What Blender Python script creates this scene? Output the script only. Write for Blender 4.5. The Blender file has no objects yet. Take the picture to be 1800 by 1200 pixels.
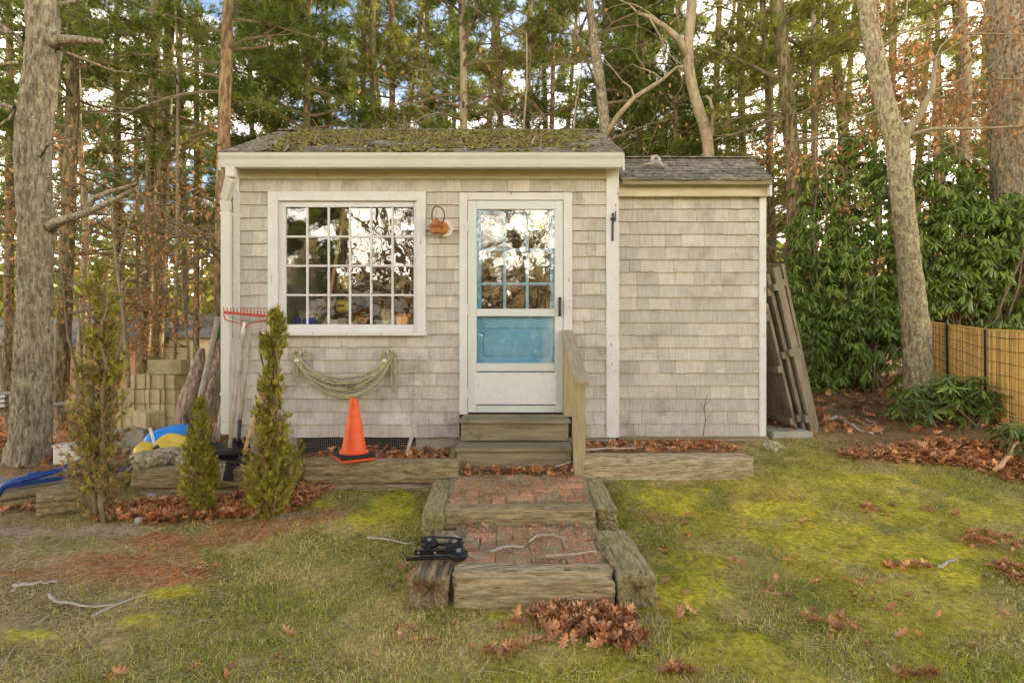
import bpy, math, random
import numpy as np
from mathutils import Vector, Matrix, Euler

random.seed(11)
rng = np.random.default_rng(11)
R = math.radians
sc = bpy.context.scene
col = sc.collection

# ------------------------------------------------------------------ camera, sky, sun, exposure
def cosv(px): return math.cos(math.atan((px - 900) / 950.0))
F = 950.0; CAMY = -5.13; CZ = 1.5           # focal length in photo pixels, camera distance to the wall, eye height
cam = bpy.data.cameras.new('camera'); cam.lens = 19.0; cam.sensor_width = 36.0
cam.clip_start = 0.05; cam.clip_end = 2000
camo = bpy.data.objects.new('camera', cam); col.objects.link(camo)
camo.location = (0, CAMY, CZ); camo.rotation_euler = (R(90), 0, 0)
sc.camera = camo

SUN_EL, SUN_AZ = 24.0, 34.0                 # azimuth to the right of +Y
world = bpy.data.worlds.new('World'); sc.world = world; world.use_nodes = True
wn = world.node_tree; wn.nodes.clear()
def wnode(t, **k):
    n = wn.nodes.new(t)
    for a, b in k.items(): setattr(n, a, b)
    return n
sky = wnode('ShaderNodeTexSky', sky_type='NISHITA', sun_disc=False)
sky.sun_elevation = R(SUN_EL); sky.sun_rotation = R(SUN_AZ)
sky.air_density = 1.0; sky.dust_density = 1.2; sky.ozone_density = 1.2
tc = wnode('ShaderNodeTexCoord'); mp = wnode('ShaderNodeMapping'); mp.inputs['Scale'].default_value = (1, 1, 2.2)
cn = wnode('ShaderNodeTexNoise'); cn.inputs['Scale'].default_value = 2.6; cn.inputs['Detail'].default_value = 9; cn.inputs['Roughness'].default_value = .58
sp = wnode('ShaderNodeSeparateXYZ')
mr = wnode('ShaderNodeMapRange'); mr.inputs['From Min'].default_value = 0.02; mr.inputs['From Max'].default_value = 0.75
mr.inputs['To Min'].default_value = 0.15; mr.inputs['To Max'].default_value = -0.21
ad = wnode('ShaderNodeMath', operation='ADD')
cr = wnode('ShaderNodeValToRGB'); cr.color_ramp.elements[0].position = 0.46; cr.color_ramp.elements[1].position = 0.62
mx = wnode('ShaderNodeMix', data_type='RGBA'); mx.inputs['B'].default_value = (30.0, 26.2, 21.2, 1)
bg = wnode('ShaderNodeBackground'); bg.inputs['Strength'].default_value = 0.065
wo = wnode('ShaderNodeOutputWorld')
L = wn.links.new
L(tc.outputs['Generated'], mp.inputs['Vector']); L(mp.outputs[0], cn.inputs['Vector'])
L(tc.outputs['Generated'], sp.inputs[0]); L(sp.outputs['Z'], mr.inputs['Value'])
L(cn.outputs['Fac'], ad.inputs[0]); L(mr.outputs[0], ad.inputs[1]); L(ad.outputs[0], cr.inputs[0])
L(cr.outputs[0], mx.inputs['Factor']); L(sky.outputs[0], mx.inputs['A']); L(mx.outputs['Result'], bg.inputs[0]); L(bg.outputs[0], wo.inputs[0])

sl = bpy.data.lights.new('sun', 'SUN'); sl.energy = 4.0; sl.angle = R(2.0); sl.color = (1.0, .84, .60)
slo = bpy.data.objects.new('sun', sl); col.objects.link(slo)
sd = Vector((math.sin(R(SUN_AZ)) * math.cos(R(SUN_EL)), math.cos(R(SUN_AZ)) * math.cos(R(SUN_EL)), math.sin(R(SUN_EL))))
slo.rotation_euler = sd.to_track_quat('Z', 'Y').to_euler(); slo.location = (4, 6, 12)

sc.view_settings.view_transform = 'Standard'; sc.view_settings.look = 'None'
sc.view_settings.gamma = 1; sc.view_settings.use_curve_mapping = False
sc.view_settings.exposure = 2.1
sc.render.engine = 'CYCLES'
sc.cycles.max_bounces = 6; sc.cycles.diffuse_bounces = 3; sc.cycles.glossy_bounces = 3
sc.cycles.transmission_bounces = 4; sc.cycles.transparent_max_bounces = 8
sc.cycles.caustics_reflective = False; sc.cycles.caustics_refractive = False
sc.cycles.use_denoising = True

# ------------------------------------------------------------------ helpers
def P(px, py, d):                            # a point of the photo (1800 x 1200) at depth d from the camera
    return ((px - 900) * d / F, d + CAMY, CZ + (600 - py) * d / F)
def lattice(x, y, z, seed):
    h = (x * 374761393 + y * 668265263 + z * 2147483647 + seed * 974634777) & 0xffffffff
    h = ((h ^ (h >> 13)) * 1274126177) & 0xffffffff
    return ((h ^ (h >> 16)) & 0xffffff) / float(0xffffff)
def vnoise(x, y, z=0.0, seed=0):
    x = np.asarray(x, float); y = np.asarray(y, float) + 0 * x; z = np.asarray(z, float) + 0 * x
    xi = np.floor(x).astype(np.int64); yi = np.floor(y).astype(np.int64); zi = np.floor(z).astype(np.int64)
    fx = x - xi; fy = y - yi; fz = z - zi
    fx = fx * fx * (3 - 2 * fx); fy = fy * fy * (3 - 2 * fy); fz = fz * fz * (3 - 2 * fz)
    r = 0
    for a in (0, 1):
        for b in (0, 1):
            for c in (0, 1):
                w = (fx if a else 1 - fx) * (fy if b else 1 - fy) * (fz if c else 1 - fz)
                r = r + w * lattice(xi + a, yi + b, zi + c, seed)
    return r
def fbm(x, y, z=0.0, seed=0, oct=4):
    r = 0; a = .5; t = 0
    for o in range(oct):
        r = r + a * vnoise(np.asarray(x) * 2**o, np.asarray(y) * 2**o, np.asarray(z) * 2**o, seed + o * 17); t += a; a *= .5
    return r / t
def sstep(a, b, x): 
    t = np.clip((np.asarray(x, float) - a) / (b - a), 0, 1); return t * t * (3 - 2 * t)

ORG = {}
def tag(o, label=None, cat=None, group=None, kind=None):
    if label: o['label'] = label
    if cat: o['category'] = cat
    if group: o['group'] = group
    if kind: o['kind'] = kind
    return o
def place(o, parent, origin):
    origin = Vector(origin)
    if parent is not None:
        o.parent = parent; o.location = origin - ORG[parent.name]
    else: o.location = origin
    col.objects.link(o); ORG[o.name] = origin
def empty(name, loc, label=None, cat=None, group=None):
    o = bpy.data.objects.new(name, None); o.empty_display_size = .1
    place(o, None, loc); return tag(o, label, cat, group)
def npmesh(name, V, Fc, mat, tone=None, colr=None, smooth=False):
    """V (n,3) array, Fc (m,k) array of equal sized faces"""
    V = np.asarray(V, np.float32); Fc = np.asarray(Fc, np.int32)
    me = bpy.data.meshes.new(name); k = Fc.shape[1]
    me.vertices.add(len(V)); me.vertices.foreach_set('co', V.ravel())
    me.loops.add(Fc.size); me.loops.foreach_set('vertex_index', Fc.ravel())
    me.polygons.add(len(Fc)); me.polygons.foreach_set('loop_start', np.arange(0, Fc.size, k, dtype=np.int32))
    me.polygons.foreach_set('loop_total', np.full(len(Fc), k, np.int32))
    if smooth: me.polygons.foreach_set('use_smooth', np.ones(len(Fc), bool))
    me.update(calc_edges=True)
    if tone is not None:
        a = me.attributes.new('tone', 'FLOAT', 'POINT'); a.data.foreach_set('value', np.asarray(tone, np.float32))
    if colr is not None:
        a = me.attributes.new('colr', 'FLOAT_COLOR', 'POINT')
        c = np.ones((len(V), 4), np.float32); c[:, :3] = colr; a.data.foreach_set('color', c.ravel())
    if mat: me.materials.append(mat)
    return me
def npobj(name, V, Fc, mat, parent=None, origin=None, **k):
    V = np.asarray(V, float)
    if origin is None: origin = (V[:, 0].mean(), V[:, 1].mean(), V[:, 2].min())
    o = bpy.data.objects.new(name, npmesh(name, V - np.asarray(origin), Fc, mat, **k)); place(o, parent, origin); return o

class MB:
    def __init__(s): s.v = []; s.f = []; s.t = []
    def add(s, v, f, tone=.5):
        n = len(s.v); s.v += [tuple(p) for p in v]; s.f += [tuple(i + n for i in q) for q in f]; s.t += [tone] * len(v); return s
    def box(s, x0, x1, y0, y1, z0, z1, tone=.5, M=None, bev=0.0):
        if bev > 0:
            b = bev; vs = []
            pts = []
            for sx in (0, 1):
                for sy in (0, 1):
                    for sz in (0, 1):
                        X = (x0, x1)[sx]; Y = (y0, y1)[sy]; Z = (z0, z1)[sz]
                        dx = b * (1, -1)[sx]; dy = b * (1, -1)[sy]; dz = b * (1, -1)[sz]
                        pts += [(X, Y + dy, Z + dz), (X + dx, Y, Z + dz), (X + dx, Y + dy, Z)]
            def i(sx, sy, sz, a): return (sx * 4 + sy * 2 + sz) * 3 + a
            f = []
            for a, q in ((0, [(0,0),(0,1),(1,1),(1,0)]),):
                for sx in (0, 1): f.append([i(sx, u, w, 0) for u, w in q])
                for sy in (0, 1): f.append([i(u, sy, w, 1) for u, w in q])
                for sz in (0, 1): f.append([i(u, w, sz, 2) for u, w in q])
            for u in (0, 1):
                for w in (0, 1):
                    f.append([i(u, w, 0, 0), i(u, w, 1, 0), i(u, w, 1, 1), i(u, w, 0, 1)])
                    f.append([i(u, 0, w, 0), i(u, 1, w, 0), i(u, 1, w, 2), i(u, 0, w, 2)])
                    f.append([i(0, u, w, 1), i(1, u, w, 1), i(1, u, w, 2), i(0, u, w, 2)])
                    for z in (0, 1): f.append([i(u, w, z, 0), i(u, w, z, 1), i(u, w, z, 2)])
            v = pts
        else:
            v = [(x, y, z) for x in (x0, x1) for y in (y0, y1) for z in (z0, z1)]
            f = [(0,1,3,2),(4,6,7,5),(0,4,5,1),(2,3,7,6),(0,2,6,4),(1,5,7,3)]
        if M is not None: v = [tuple(M @ Vector(p)) for p in v]
        return s.add(v, f, tone)
    def beam(s, a, b, w, h, up=(0, 0, 1), tone=.5, bev=0.0):   # bar from a to b, w across, h along 'up'
        a = Vector(a); b = Vector(b); x = (b - a); Ln = x.length; x.normalize(); up = Vector(up)
        y = up.cross(x); 
        if y.length < 1e-4: y = Vector((0, 1, 0)).cross(x)
        y.normalize(); z = x.cross(y)
        M = Matrix(((x.x, y.x, z.x, a.x), (x.y, y.y, z.y, a.y), (x.z, y.z, z.z, a.z), (0, 0, 0, 1)))
        return s.box(0, Ln, -w/2, w/2, -h/2, h/2, tone, M, bev)
    def tube(s, pts, rad, n=8, cap=True, tone=.5):
        pts = [Vector(p) for p in pts]; m = len(pts)
        if not hasattr(rad, '__len__'): rad = [rad] * m
        t0 = (pts[1] - pts[0]).normalized(); ref = Vector((0, 0, 1)) if abs(t0.z) < .9 else Vector((1, 0, 0))
        u = t0.cross(ref).normalized(); v = []; f = []
        for i, p in enumerate(pts):
            t = (pts[min(i+1, m-1)] - pts[max(i-1, 0)]).normalized()
            u = (u - t * u.dot(t))
            u = u.normalized() if u.length > 1e-6 else t.orthogonal().normalized()
            w = t.cross(u)
            for k in range(n):
                a = 2 * math.pi * k / n; v.append(p + (u * math.cos(a) + w * math.sin(a)) * rad[i])
        for i in range(m - 1):
            for k in range(n): f.append((i*n + k, i*n + (k+1) % n, (i+1)*n + (k+1) % n, (i+1)*n + k))
        if cap: f.append(tuple(range(n-1, -1, -1))); f.append(tuple((m-1)*n + k for k in range(n)))
        return s.add(v, f, tone)
    def lathe(s, c, prof, n=20, tone=.5, M=None):      # prof: (r, z) list about z axis at c
        v = []; f = []; c = Vector(c)
        for r, z in prof:
            for k in range(n):
                a = 2 * math.pi * k / n; p = Vector((r * math.cos(a), r * math.sin(a), z))
                if M is not None: p = M @ p
                v.append(c + p)
        m = len(prof)
        for i in range(m - 1):
            for k in range(n): f.append((i*n + k, i*n + (k+1) % n, (i+1)*n + (k+1) % n, (i+1)*n + k))
        f.append(tuple(range(n-1, -1, -1))); f.append(tuple((m-1)*n + k for k in range(n)))
        return s.add(v, f, tone)
    def mesh(s, name, mat, smooth=False, origin=(0, 0, 0)):
        me = bpy.data.meshes.new(name); o = Vector(origin)
        me.from_pydata([tuple(Vector(p) - o) for p in s.v], [], s.f)
        a = me.attributes.new('tone', 'FLOAT', 'POINT'); a.data.foreach_set('value', s.t)
        if smooth:
            me.polygons.foreach_set('use_smooth', [True] * len(me.polygons))
        if mat: me.materials.append(mat)
        me.update(); return me
    def build(s, name, mat, parent=None, origin=None, smooth=False, label=None, cat=None, group=None, kind=None):
        if origin is None:
            xs = [p[0] for p in s.v]; ys = [p[1] for p in s.v]; zs = [p[2] for p in s.v]
            origin = ((min(xs)+max(xs))/2, (min(ys)+max(ys))/2, min(zs))
        o = bpy.data.objects.new(name, s.mesh(name, mat, smooth, origin)); place(o, parent, origin)
        return tag(o, label, cat, group, kind)

# ------------------------------------------------------------------ materials
def mat(name, c1, c2=None, s=8, stretch=(1, 1, 1), rough=.85, bump=.2, bdist=.01, tone=0.0, spot=None, spot2=None, transl=0.0,
        metal=0.0, coords='P', detail=6, lo=.3, hi=.7, attr=False, fine=0.0, spec=.3):
    m = bpy.data.materials.new(name); m.use_nodes = True; nt = m.node_tree; N = nt.nodes; N.clear(); K = nt.links.new
    def n(t, **k):
        x = N.new(t)
        for a, b in k.items(): setattr(x, a, b)
        return x
    if coords == 'P': src = n('ShaderNodeNewGeometry').outputs['Position']
    else: src = n('ShaderNodeTexCoord').outputs['Object']
    mp = n('ShaderNodeMapping'); mp.inputs['Scale'].default_value = stretch; K(src, mp.inputs[0]); vec = mp.outputs[0]
    nz = n('ShaderNodeTexNoise'); nz.inputs['Scale'].default_value = s; nz.inputs['Detail'].default_value = detail; nz.inputs['Roughness'].default_value = .62
    K(vec, nz.inputs['Vector'])
    r = n('ShaderNodeMapRange'); r.inputs['From Min'].default_value = lo; r.inputs['From Max'].default_value = hi; K(nz.outputs['Fac'], r.inputs['Value'])
    mixc = n('ShaderNodeMix', data_type='RGBA'); K(r.outputs[0], mixc.inputs['Factor'])
    mixc.inputs['A'].default_value = (*c1, 1); mixc.inputs['B'].default_value = (*(c2 or c1), 1)
    c = mixc.outputs['Result']
    if attr:
        at = n('ShaderNodeAttribute', attribute_name='colr')
        mu = n('ShaderNodeMix', data_type='RGBA', blend_type='MULTIPLY'); mu.inputs['Factor'].default_value = 1
        K(at.outputs['Color'], mu.inputs['A']); K(c, mu.inputs['B']); c = mu.outputs['Result']
    for q, sp_ in enumerate((spot, spot2)):
        if not sp_: continue
        scol, ss, th, soft = sp_[:4]; sst = sp_[4] if len(sp_) > 4 else (1, 1, 1)
        m2 = n('ShaderNodeMapping'); m2.inputs['Scale'].default_value = sst; m2.inputs['Location'].default_value = (3.7 + q, 9.1, 5.3); K(src, m2.inputs[0])
        n2 = n('ShaderNodeTexNoise'); n2.inputs['Scale'].default_value = ss; n2.inputs['Detail'].default_value = 7; n2.inputs['Roughness'].default_value = .68
        K(m2.outputs[0], n2.inputs['Vector'])
        r2 = n('ShaderNodeMapRange'); r2.inputs['From Min'].default_value = th; r2.inputs['From Max'].default_value = th + soft; K(n2.outputs['Fac'], r2.inputs['Value'])
        m3 = n('ShaderNodeMix', data_type='RGBA'); K(r2.outputs[0], m3.inputs['Factor']); K(c, m3.inputs['A']); m3.inputs['B'].default_value = (*scol, 1)
        c = m3.outputs['Result']
    if tone:
        at = n('ShaderNodeAttribute', attribute_name='tone')
        r3 = n('ShaderNodeMapRange'); r3.inputs['To Min'].default_value = 1 - tone; r3.inputs['To Max'].default_value = 1 + tone; K(at.outputs['Fac'], r3.inputs['Value'])
        vm = n('ShaderNodeVectorMath', operation='SCALE'); K(c, vm.inputs[0]); K(r3.outputs[0], vm.inputs['Scale']); c = vm.outputs[0]
    b = n('ShaderNodeBsdfPrincipled'); b.inputs['Roughness'].default_value = rough; b.inputs['Metallic'].default_value = metal
    b.inputs['Specular IOR Level'].default_value = spec
    K(c, b.inputs['Base Color'])
    if bump:
        h = nz.outputs['Fac']
        if fine:
            n4 = n('ShaderNodeTexNoise'); n4.inputs['Scale'].default_value = fine; n4.inputs['Detail'].default_value = 4; K(vec, n4.inputs['Vector'])
            ah = n('ShaderNodeMath', operation='ADD'); K(h, ah.inputs[0]); K(n4.outputs['Fac'], ah.inputs[1]); h = ah.outputs[0]
        bp = n('ShaderNodeBump'); bp.inputs['Strength'].default_value = bump; bp.inputs['Distance'].default_value = bdist; K(h, bp.inputs['Height']); K(bp.outputs[0], b.inputs['Normal'])
    out = n('ShaderNodeOutputMaterial'); sh = b.outputs[0]
    if transl:
        tr = n('ShaderNodeBsdfTranslucent'); K(c, tr.inputs['Color']); ms = n('ShaderNodeMixShader'); ms.inputs[0].default_value = transl
        K(sh, ms.inputs[1]); K(tr.outputs[0], ms.inputs[2]); sh = ms.outputs[0]
    K(sh, out.inputs[0]); return m

def glass(name, refl, wav=.02, tint=(.95, .97, .95)):
    m = bpy.data.materials.new(name); m.use_nodes = True; nt = m.node_tree; N = nt.nodes; N.clear(); K = nt.links.new
    g = N.new('ShaderNodeBsdfGlossy'); g.inputs['Roughness'].default_value = .01; g.inputs['Color'].default_value = (1, 1, 1, 1)
    t = N.new('ShaderNodeBsdfTransparent'); t.inputs[0].default_value = (*tint, 1)
    ms = N.new('ShaderNodeMixShader'); ms.inputs[0].default_value = refl
    nz = N.new('ShaderNodeTexNoise'); nz.inputs['Scale'].default_value = 7; nz.inputs['Detail'].default_value = 2
    tcn = N.new('ShaderNodeNewGeometry'); K(tcn.outputs['Position'], nz.inputs['Vector'])
    bp = N.new('ShaderNodeBump'); bp.inputs['Strength'].default_value = 1; bp.inputs['Distance'].default_value = wav; K(nz.outputs['Fac'], bp.inputs['Height']); K(bp.outputs[0], g.inputs['Normal'])
    o = N.new('ShaderNodeOutputMaterial'); K(t.outputs[0], ms.inputs[1]); K(g.outputs[0], ms.inputs[2]); K(ms.outputs[0], o.inputs[0]); return m

M = {}
M['shingle'] = mat('cedar_shingle', (.45,.405,.34), (.60,.555,.485), s=9, stretch=(7, 1, .6), bump=.35, bdist=.004, tone=.13, spot=((.33,.27,.20), 3.4, .53, .2), spot2=((.66,.62,.56), 2.6, .53, .2, (1.5,1,1)))
M['sheathing'] = mat('dark_sheathing', (.06,.05,.04), (.1,.08,.06))
M['white'] = mat('white_paint', (.67,.66,.63), (.75,.74,.715), s=5, rough=.55, bump=.08, bdist=.003, spot=((.55,.52,.45), 9, .68, .1), fine=60)
M['worn'] = mat('worn_white_paint', (.66,.64,.60), (.74,.73,.705), s=6, rough=.6, bump=.25, bdist=.003, spot=((.36,.27,.19), 11, .635, .03, (2,2,.5)), fine=50)
M['gutter'] = mat('gutter_paint', (.62,.61,.54), (.68,.67,.60), s=3, rough=.4, bump=.03, spot=((.4,.39,.32), 6, .68, .1))
M['frieze'] = mat('stained_cream_board', (.54,.475,.32), (.66,.61,.46), s=3.5, stretch=(1,1,3), rough=.7, bump=.1, spot=((.42,.36,.2), 5, .62, .14))
M['storm'] = mat('storm_door_enamel', (.63,.67,.62), (.67,.70,.65), s=4, rough=.35, bump=.02)
M['kick'] = mat('kick_panel', (.68,.70,.68), (.76,.77,.75), s=12, rough=.45, bump=.06, spot=((.6,.61,.59), 25, .58, .1))
M['blue'] = mat('blue_door_paint', (.17,.44,.70), (.26,.53,.77), s=5, rough=.5, bump=.1, spot=((.03,.05,.07), 14, .73, .02), spot2=((.38,.6,.78), 6, .62, .1))
M['bluepale'] = mat('pale_blue_paint', (.30,.52,.70), (.42,.62,.76), s=9, rough=.5, bump=.1)
M['glass'] = glass('window_glass', .12, .0011)
M['doorglass'] = glass('door_glass', .095, .0009)
M['lowglass'] = glass('lower_door_glass', .06, .0006)
M['asphalt'] = mat('asphalt_shingle', (.14,.125,.085), (.36,.32,.235), s=22, lo=.38, hi=.62, stretch=(1,1,1), rough=.95, bump=.3, tone=.35, spot=((.17,.16,.05), 5, .62, .12), fine=220)
M['moss'] = mat('roof_moss', (.23,.185,.045), (.38,.32,.065), s=18, rough=1, bump=.6, bdist=.01, tone=.3, spot=((.26,.15,.06), 7, .50, .1))
M['step'] = mat('weathered_plank', (.19,.155,.09), (.36,.30,.195), s=5, stretch=(.6,5,7), rough=.9, bump=.4, bdist=.004, tone=.1, spot=((.11,.10,.045), 3, .57, .15))
M['rail'] = mat('rail_wood', (.31,.24,.155), (.48,.40,.28), s=6, stretch=(6,.8,1.2), rough=.9, bump=.35, bdist=.003, spot=((.22,.20,.11), 4, .58, .15))
M['post'] = mat('post_wood', (.32,.25,.14), (.48,.39,.235), s=6, stretch=(6,6,.6), rough=.9, bump=.35, bdist=.003, spot=((.28,.25,.12), 4, .58, .15))
def tiem(name, a, b, st, sp): return mat(name, a, b, s=7, stretch=st, rough=.95, lo=.40, hi=.60, bump=1, bdist=.014, spot=sp, spot2=((.15,.105,.06), 8, .60, .03, (st[0]*.7, st[1]*.8, st[2]*.8)), fine=60)
M['tie_x'] = tiem('weathered_tie', (.44,.33,.17), (.82,.665,.42), (1.1,8,8), ((.26,.21,.08), 3, .6, .15))
M['tie_x2'] = tiem('brown_tie', (.34,.25,.125), (.66,.52,.29), (1.1,8,8), ((.2,.18,.06), 3, .58, .15))
M['tie_y'] = tiem('mossy_tie', (.34,.285,.12), (.64,.54,.28), (8,1.1,8), ((.28,.25,.06), 4, .56, .15))
M['tie_end'] = tiem('rotten_tie', (.32,.22,.12), (.62,.47,.28), (8,.3,8), ((.30,.17,.07), 5, .55, .1))
M['brick'] = mat('red_brick', (.54,.215,.10), (.68,.34,.18), s=22, rough=.95, bump=.4, bdist=.003, tone=.3, spot=((.50,.37,.23), 9, .51, .12), fine=120)
M['concrete'] = mat('concrete', (.34,.32,.25), (.45,.43,.36), s=9, rough=.95, bump=.3, bdist=.003, fine=120)
M['block'] = mat('concrete_block', (.42,.33,.175), (.60,.50,.29), s=10, rough=.97, bump=.45, bdist=.004, tone=.18, spot=((.34,.28,.15), 5, .56, .15), fine=150)
M['orange'] = mat('orange_plastic', (.82,.10,.022), (.90,.15,.04), s=9, rough=.5, bump=.05, spot=((.42,.10,.05), 18, .63, .06))
M['blackrub'] = mat('black_rubber', (.018,.017,.017), (.035,.032,.03), s=12, rough=.6, bump=.1)
M['blackmetal'] = mat('black_metal', (.012,.012,.013), (.03,.03,.032), s=12, rough=.38, bump=.05, metal=.3, spec=.5)
M['steel'] = mat('grey_steel', (.3,.3,.29), (.45,.45,.44), s=12, rough=.4, bump=.05, metal=.7)
M['red'] = mat('red_enamel', (.42,.035,.02), (.50,.06,.03), s=20, rough=.5, bump=.05, spot=((.25,.09,.05), 30, .62, .08))
M['greyhandle'] = mat('grey_handle', (.30,.26,.18), (.50,.45,.35), s=14, stretch=(3,3,.5), rough=.9, bump=.2, bdist=.002)
M['tanhandle'] = mat('tan_handle', (.62,.33,.16), (.72,.42,.22), s=10, stretch=(3,3,.5), rough=.6, bump=.05)
M['green'] = mat('green_tape', (.03,.20,.05), (.05,.26,.07), rough=.5, bump=.03)
M['rope'] = mat('braided_rope', (.34,.32,.17), (.55,.52,.34), s=70, rough=.95, bump=.8, bdist=.004)
M['rust'] = mat('rusty_tin', (.42,.15,.04), (.62,.30,.09), s=22, rough=.75, bump=.15, metal=.2, spot=((.20,.07,.03), 20, .56, .1))
M['rustshade'] = mat('streaked_rusty_tin', (.30,.10,.05), (.55,.25,.08), s=40, stretch=(1,1,.4), rough=.7, bump=.15, metal=.25)
M['rustdark'] = mat('dark_rusty_iron', (.14,.06,.03), (.25,.11,.05), s=22, rough=.8, bump=.1, metal=.2)
M['cream'] = mat('cream_plate', (.74,.71,.60), (.8,.77,.68), s=14, rough=.5, bump=.03)
M['reed'] = mat('reed', (.62,.37,.10), (.86,.58,.20), s=14, stretch=(5,5,.4), rough=.8, bump=.1, tone=.5)
M['wire'] = mat('dark_wire', (.05,.035,.02), (.09,.06,.03), rough=.7, bump=0)
M['bark_oak'] = mat('grey_oak_bark', (.17,.13,.08), (.54,.45,.32), s=30, lo=.36, hi=.64, stretch=(1.2,1.2,.35), rough=.97, bump=1, bdist=.02, spot=((.50,.50,.33), 15, .57, .05), spot2=((.66,.65,.56), 24, .635, .03), fine=60)
M['bark_oak2'] = mat('lichen_oak_bark', (.19,.14,.08), (.56,.465,.30), s=32, lo=.36, hi=.64, stretch=(1.2,1.2,.38), rough=.97, bump=1, bdist=.02, spot=((.52,.50,.27), 14, .53, .06), spot2=((.68,.66,.48), 25, .60, .03), fine=60)
M['bark_pine'] = mat('pine_bark', (.085,.062,.03), (.30,.235,.125), s=11, lo=.4, hi=.6, stretch=(2,2,.5), rough=.97, bump=1, bdist=.02, spot=((.12,.13,.045), 2.2, .55, .15))
M['bark_red'] = mat('reddish_pine_bark', (.14,.09,.045), (.38,.265,.145), s=11, lo=.4, hi=.6, stretch=(2,2,.5), rough=.97, bump=1, bdist=.02, spot=((.12,.12,.05), 2.5, .62, .12))
M['bark_pale'] = mat('pale_bark', (.22,.175,.10), (.47,.395,.26), s=9, stretch=(2,2,.6), rough=.95, bump=.6, bdist=.01, spot=((.36,.35,.2), 7, .6, .08))
M['twig'] = mat('bare_twig', (.16,.12,.07), (.32,.25,.16), s=10, rough=.95, bump=.2)
M['needle'] = mat('pine_needle', (.085,.145,.022), (.23,.27,.045), s=1.3, rough=.6, bump=0, tone=.5, transl=.35, spec=.2)
M['needle_y'] = mat('yellowing_needle', (.20,.23,.035), (.38,.36,.07), s=1.6, rough=.6, bump=0, tone=.5, transl=.4, spec=.2)
M['brownleaf'] = mat('brown_oak_leaf', (.36,.18,.07), (.56,.33,.15), s=4, rough=.7, bump=0, tone=.5, transl=.35, spec=.2)
M['yardwood'] = mat('yard_wood', (.11,.085,.05), (.20,.15,.085), s=2, rough=.9, bump=0, tone=.5)
M['litter'] = mat('fallen_oak_leaf', (.40,.145,.05), (.80,.43,.19), s=11, lo=.36, hi=.66, rough=.65, bump=.15, tone=.5, transl=.08, spec=.35)
M['rhodo'] = mat('rhododendron_leaf', (.11,.18,.022), (.23,.31,.05), s=3, rough=.38, bump=0, tone=.5, transl=.14, spec=.5)
M['arbor'] = mat('arborvitae_frond', (.28,.27,.04), (.52,.46,.08), s=6, rough=.7, bump=0, tone=.5, transl=.3)
M['arbor_dry'] = mat('dry_frond', (.32,.22,.09), (.48,.35,.16), s=6, rough=.8, bump=0, tone=.5, transl=.2)
M['ground'] = mat('ground_cover', (.8,.8,.8), (2.1,2.0,1.85), s=34, lo=.35, hi=.65, rough=1, bump=.8, bdist=.02, attr=True, detail=9, fine=160)
M['blade'] = mat('grass_blade', (1.4,1.4,1.4), (2.0,2.0,1.8), s=30, rough=.7, bump=0, attr=True, transl=.25)
M['stick'] = mat('bleached_stick', (.38,.33,.26), (.60,.55,.47), s=22, rough=.9, bump=.3, bdist=.002)
M['stone'] = mat('rough_stone', (.25,.21,.12), (.66,.58,.40), s=24, lo=.38, hi=.62, rough=.95, bump=1, bdist=.02, fine=50, spot=((.2,.19,.09), 7, .6, .08))
M['bluepl'] = mat('blue_plastic', (.02,.22,.66), (.03,.27,.74), s=6, rough=.35, bump=.02, spec=.5)
M['yellowpl'] = mat('yellow_plastic', (.80,.52,.04), (.85,.60,.10), s=6, rough=.4, bump=.02, spec=.5)
M['bluesteel'] = mat('blue_painted_steel', (.012,.055,.26), (.02,.085,.36), s=12, rough=.4, bump=.05, spec=.5, spot=((.12,.07,.05), 16, .68, .05))
M['lumber'] = mat('old_lumber', (.26,.20,.10), (.42,.34,.19), s=6, stretch=(.6,4,4), rough=.9, bump=.3, bdist=.004)
M['lumberz'] = mat('old_lumber_upright', (.20,.165,.115), (.36,.30,.215), s=6, stretch=(3,3,.6), rough=.9, bump=.3, bdist=.004, spot=((.14,.12,.08), 2.5, .56, .15))
M['stump'] = mat('driftwood', (.20,.13,.09), (.54,.41,.30), s=14, lo=.38, hi=.62, stretch=(3,3,.6), rough=.95, bump=.9, bdist=.02)
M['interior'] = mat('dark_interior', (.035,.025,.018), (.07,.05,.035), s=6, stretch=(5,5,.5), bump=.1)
M['cardboard'] = mat('cardboard', (.42,.36,.26), (.55,.48,.38), s=8, rough=.9, bump=.05)
M['bluecan'] = mat('blue_can', (.03,.06,.32), (.05,.10,.42), rough=.35, bump=0)
M['orangepl'] = mat('amber_plastic', (.75,.35,.02), (.8,.42,.03), rough=.4, bump=0)
M['siding'] = mat('tan_siding', (.42,.23,.14), (.50,.30,.19), s=4, rough=.9, bump=.1, spot=((.3,.16,.1), 3, .6, .1))
M['sidingy'] = mat('cream_siding', (.68,.56,.34), (.76,.66,.44), s=4, rough=.9, bump=.1)
M['roofgrey'] = mat('grey_roofing', (.15,.14,.13), (.24,.225,.21), s=8, rough=.9, bump=.2)
M['meter'] = mat('grey_plastic_box', (.5,.52,.54), (.56,.58,.6), rough=.4, bump=0)

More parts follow.
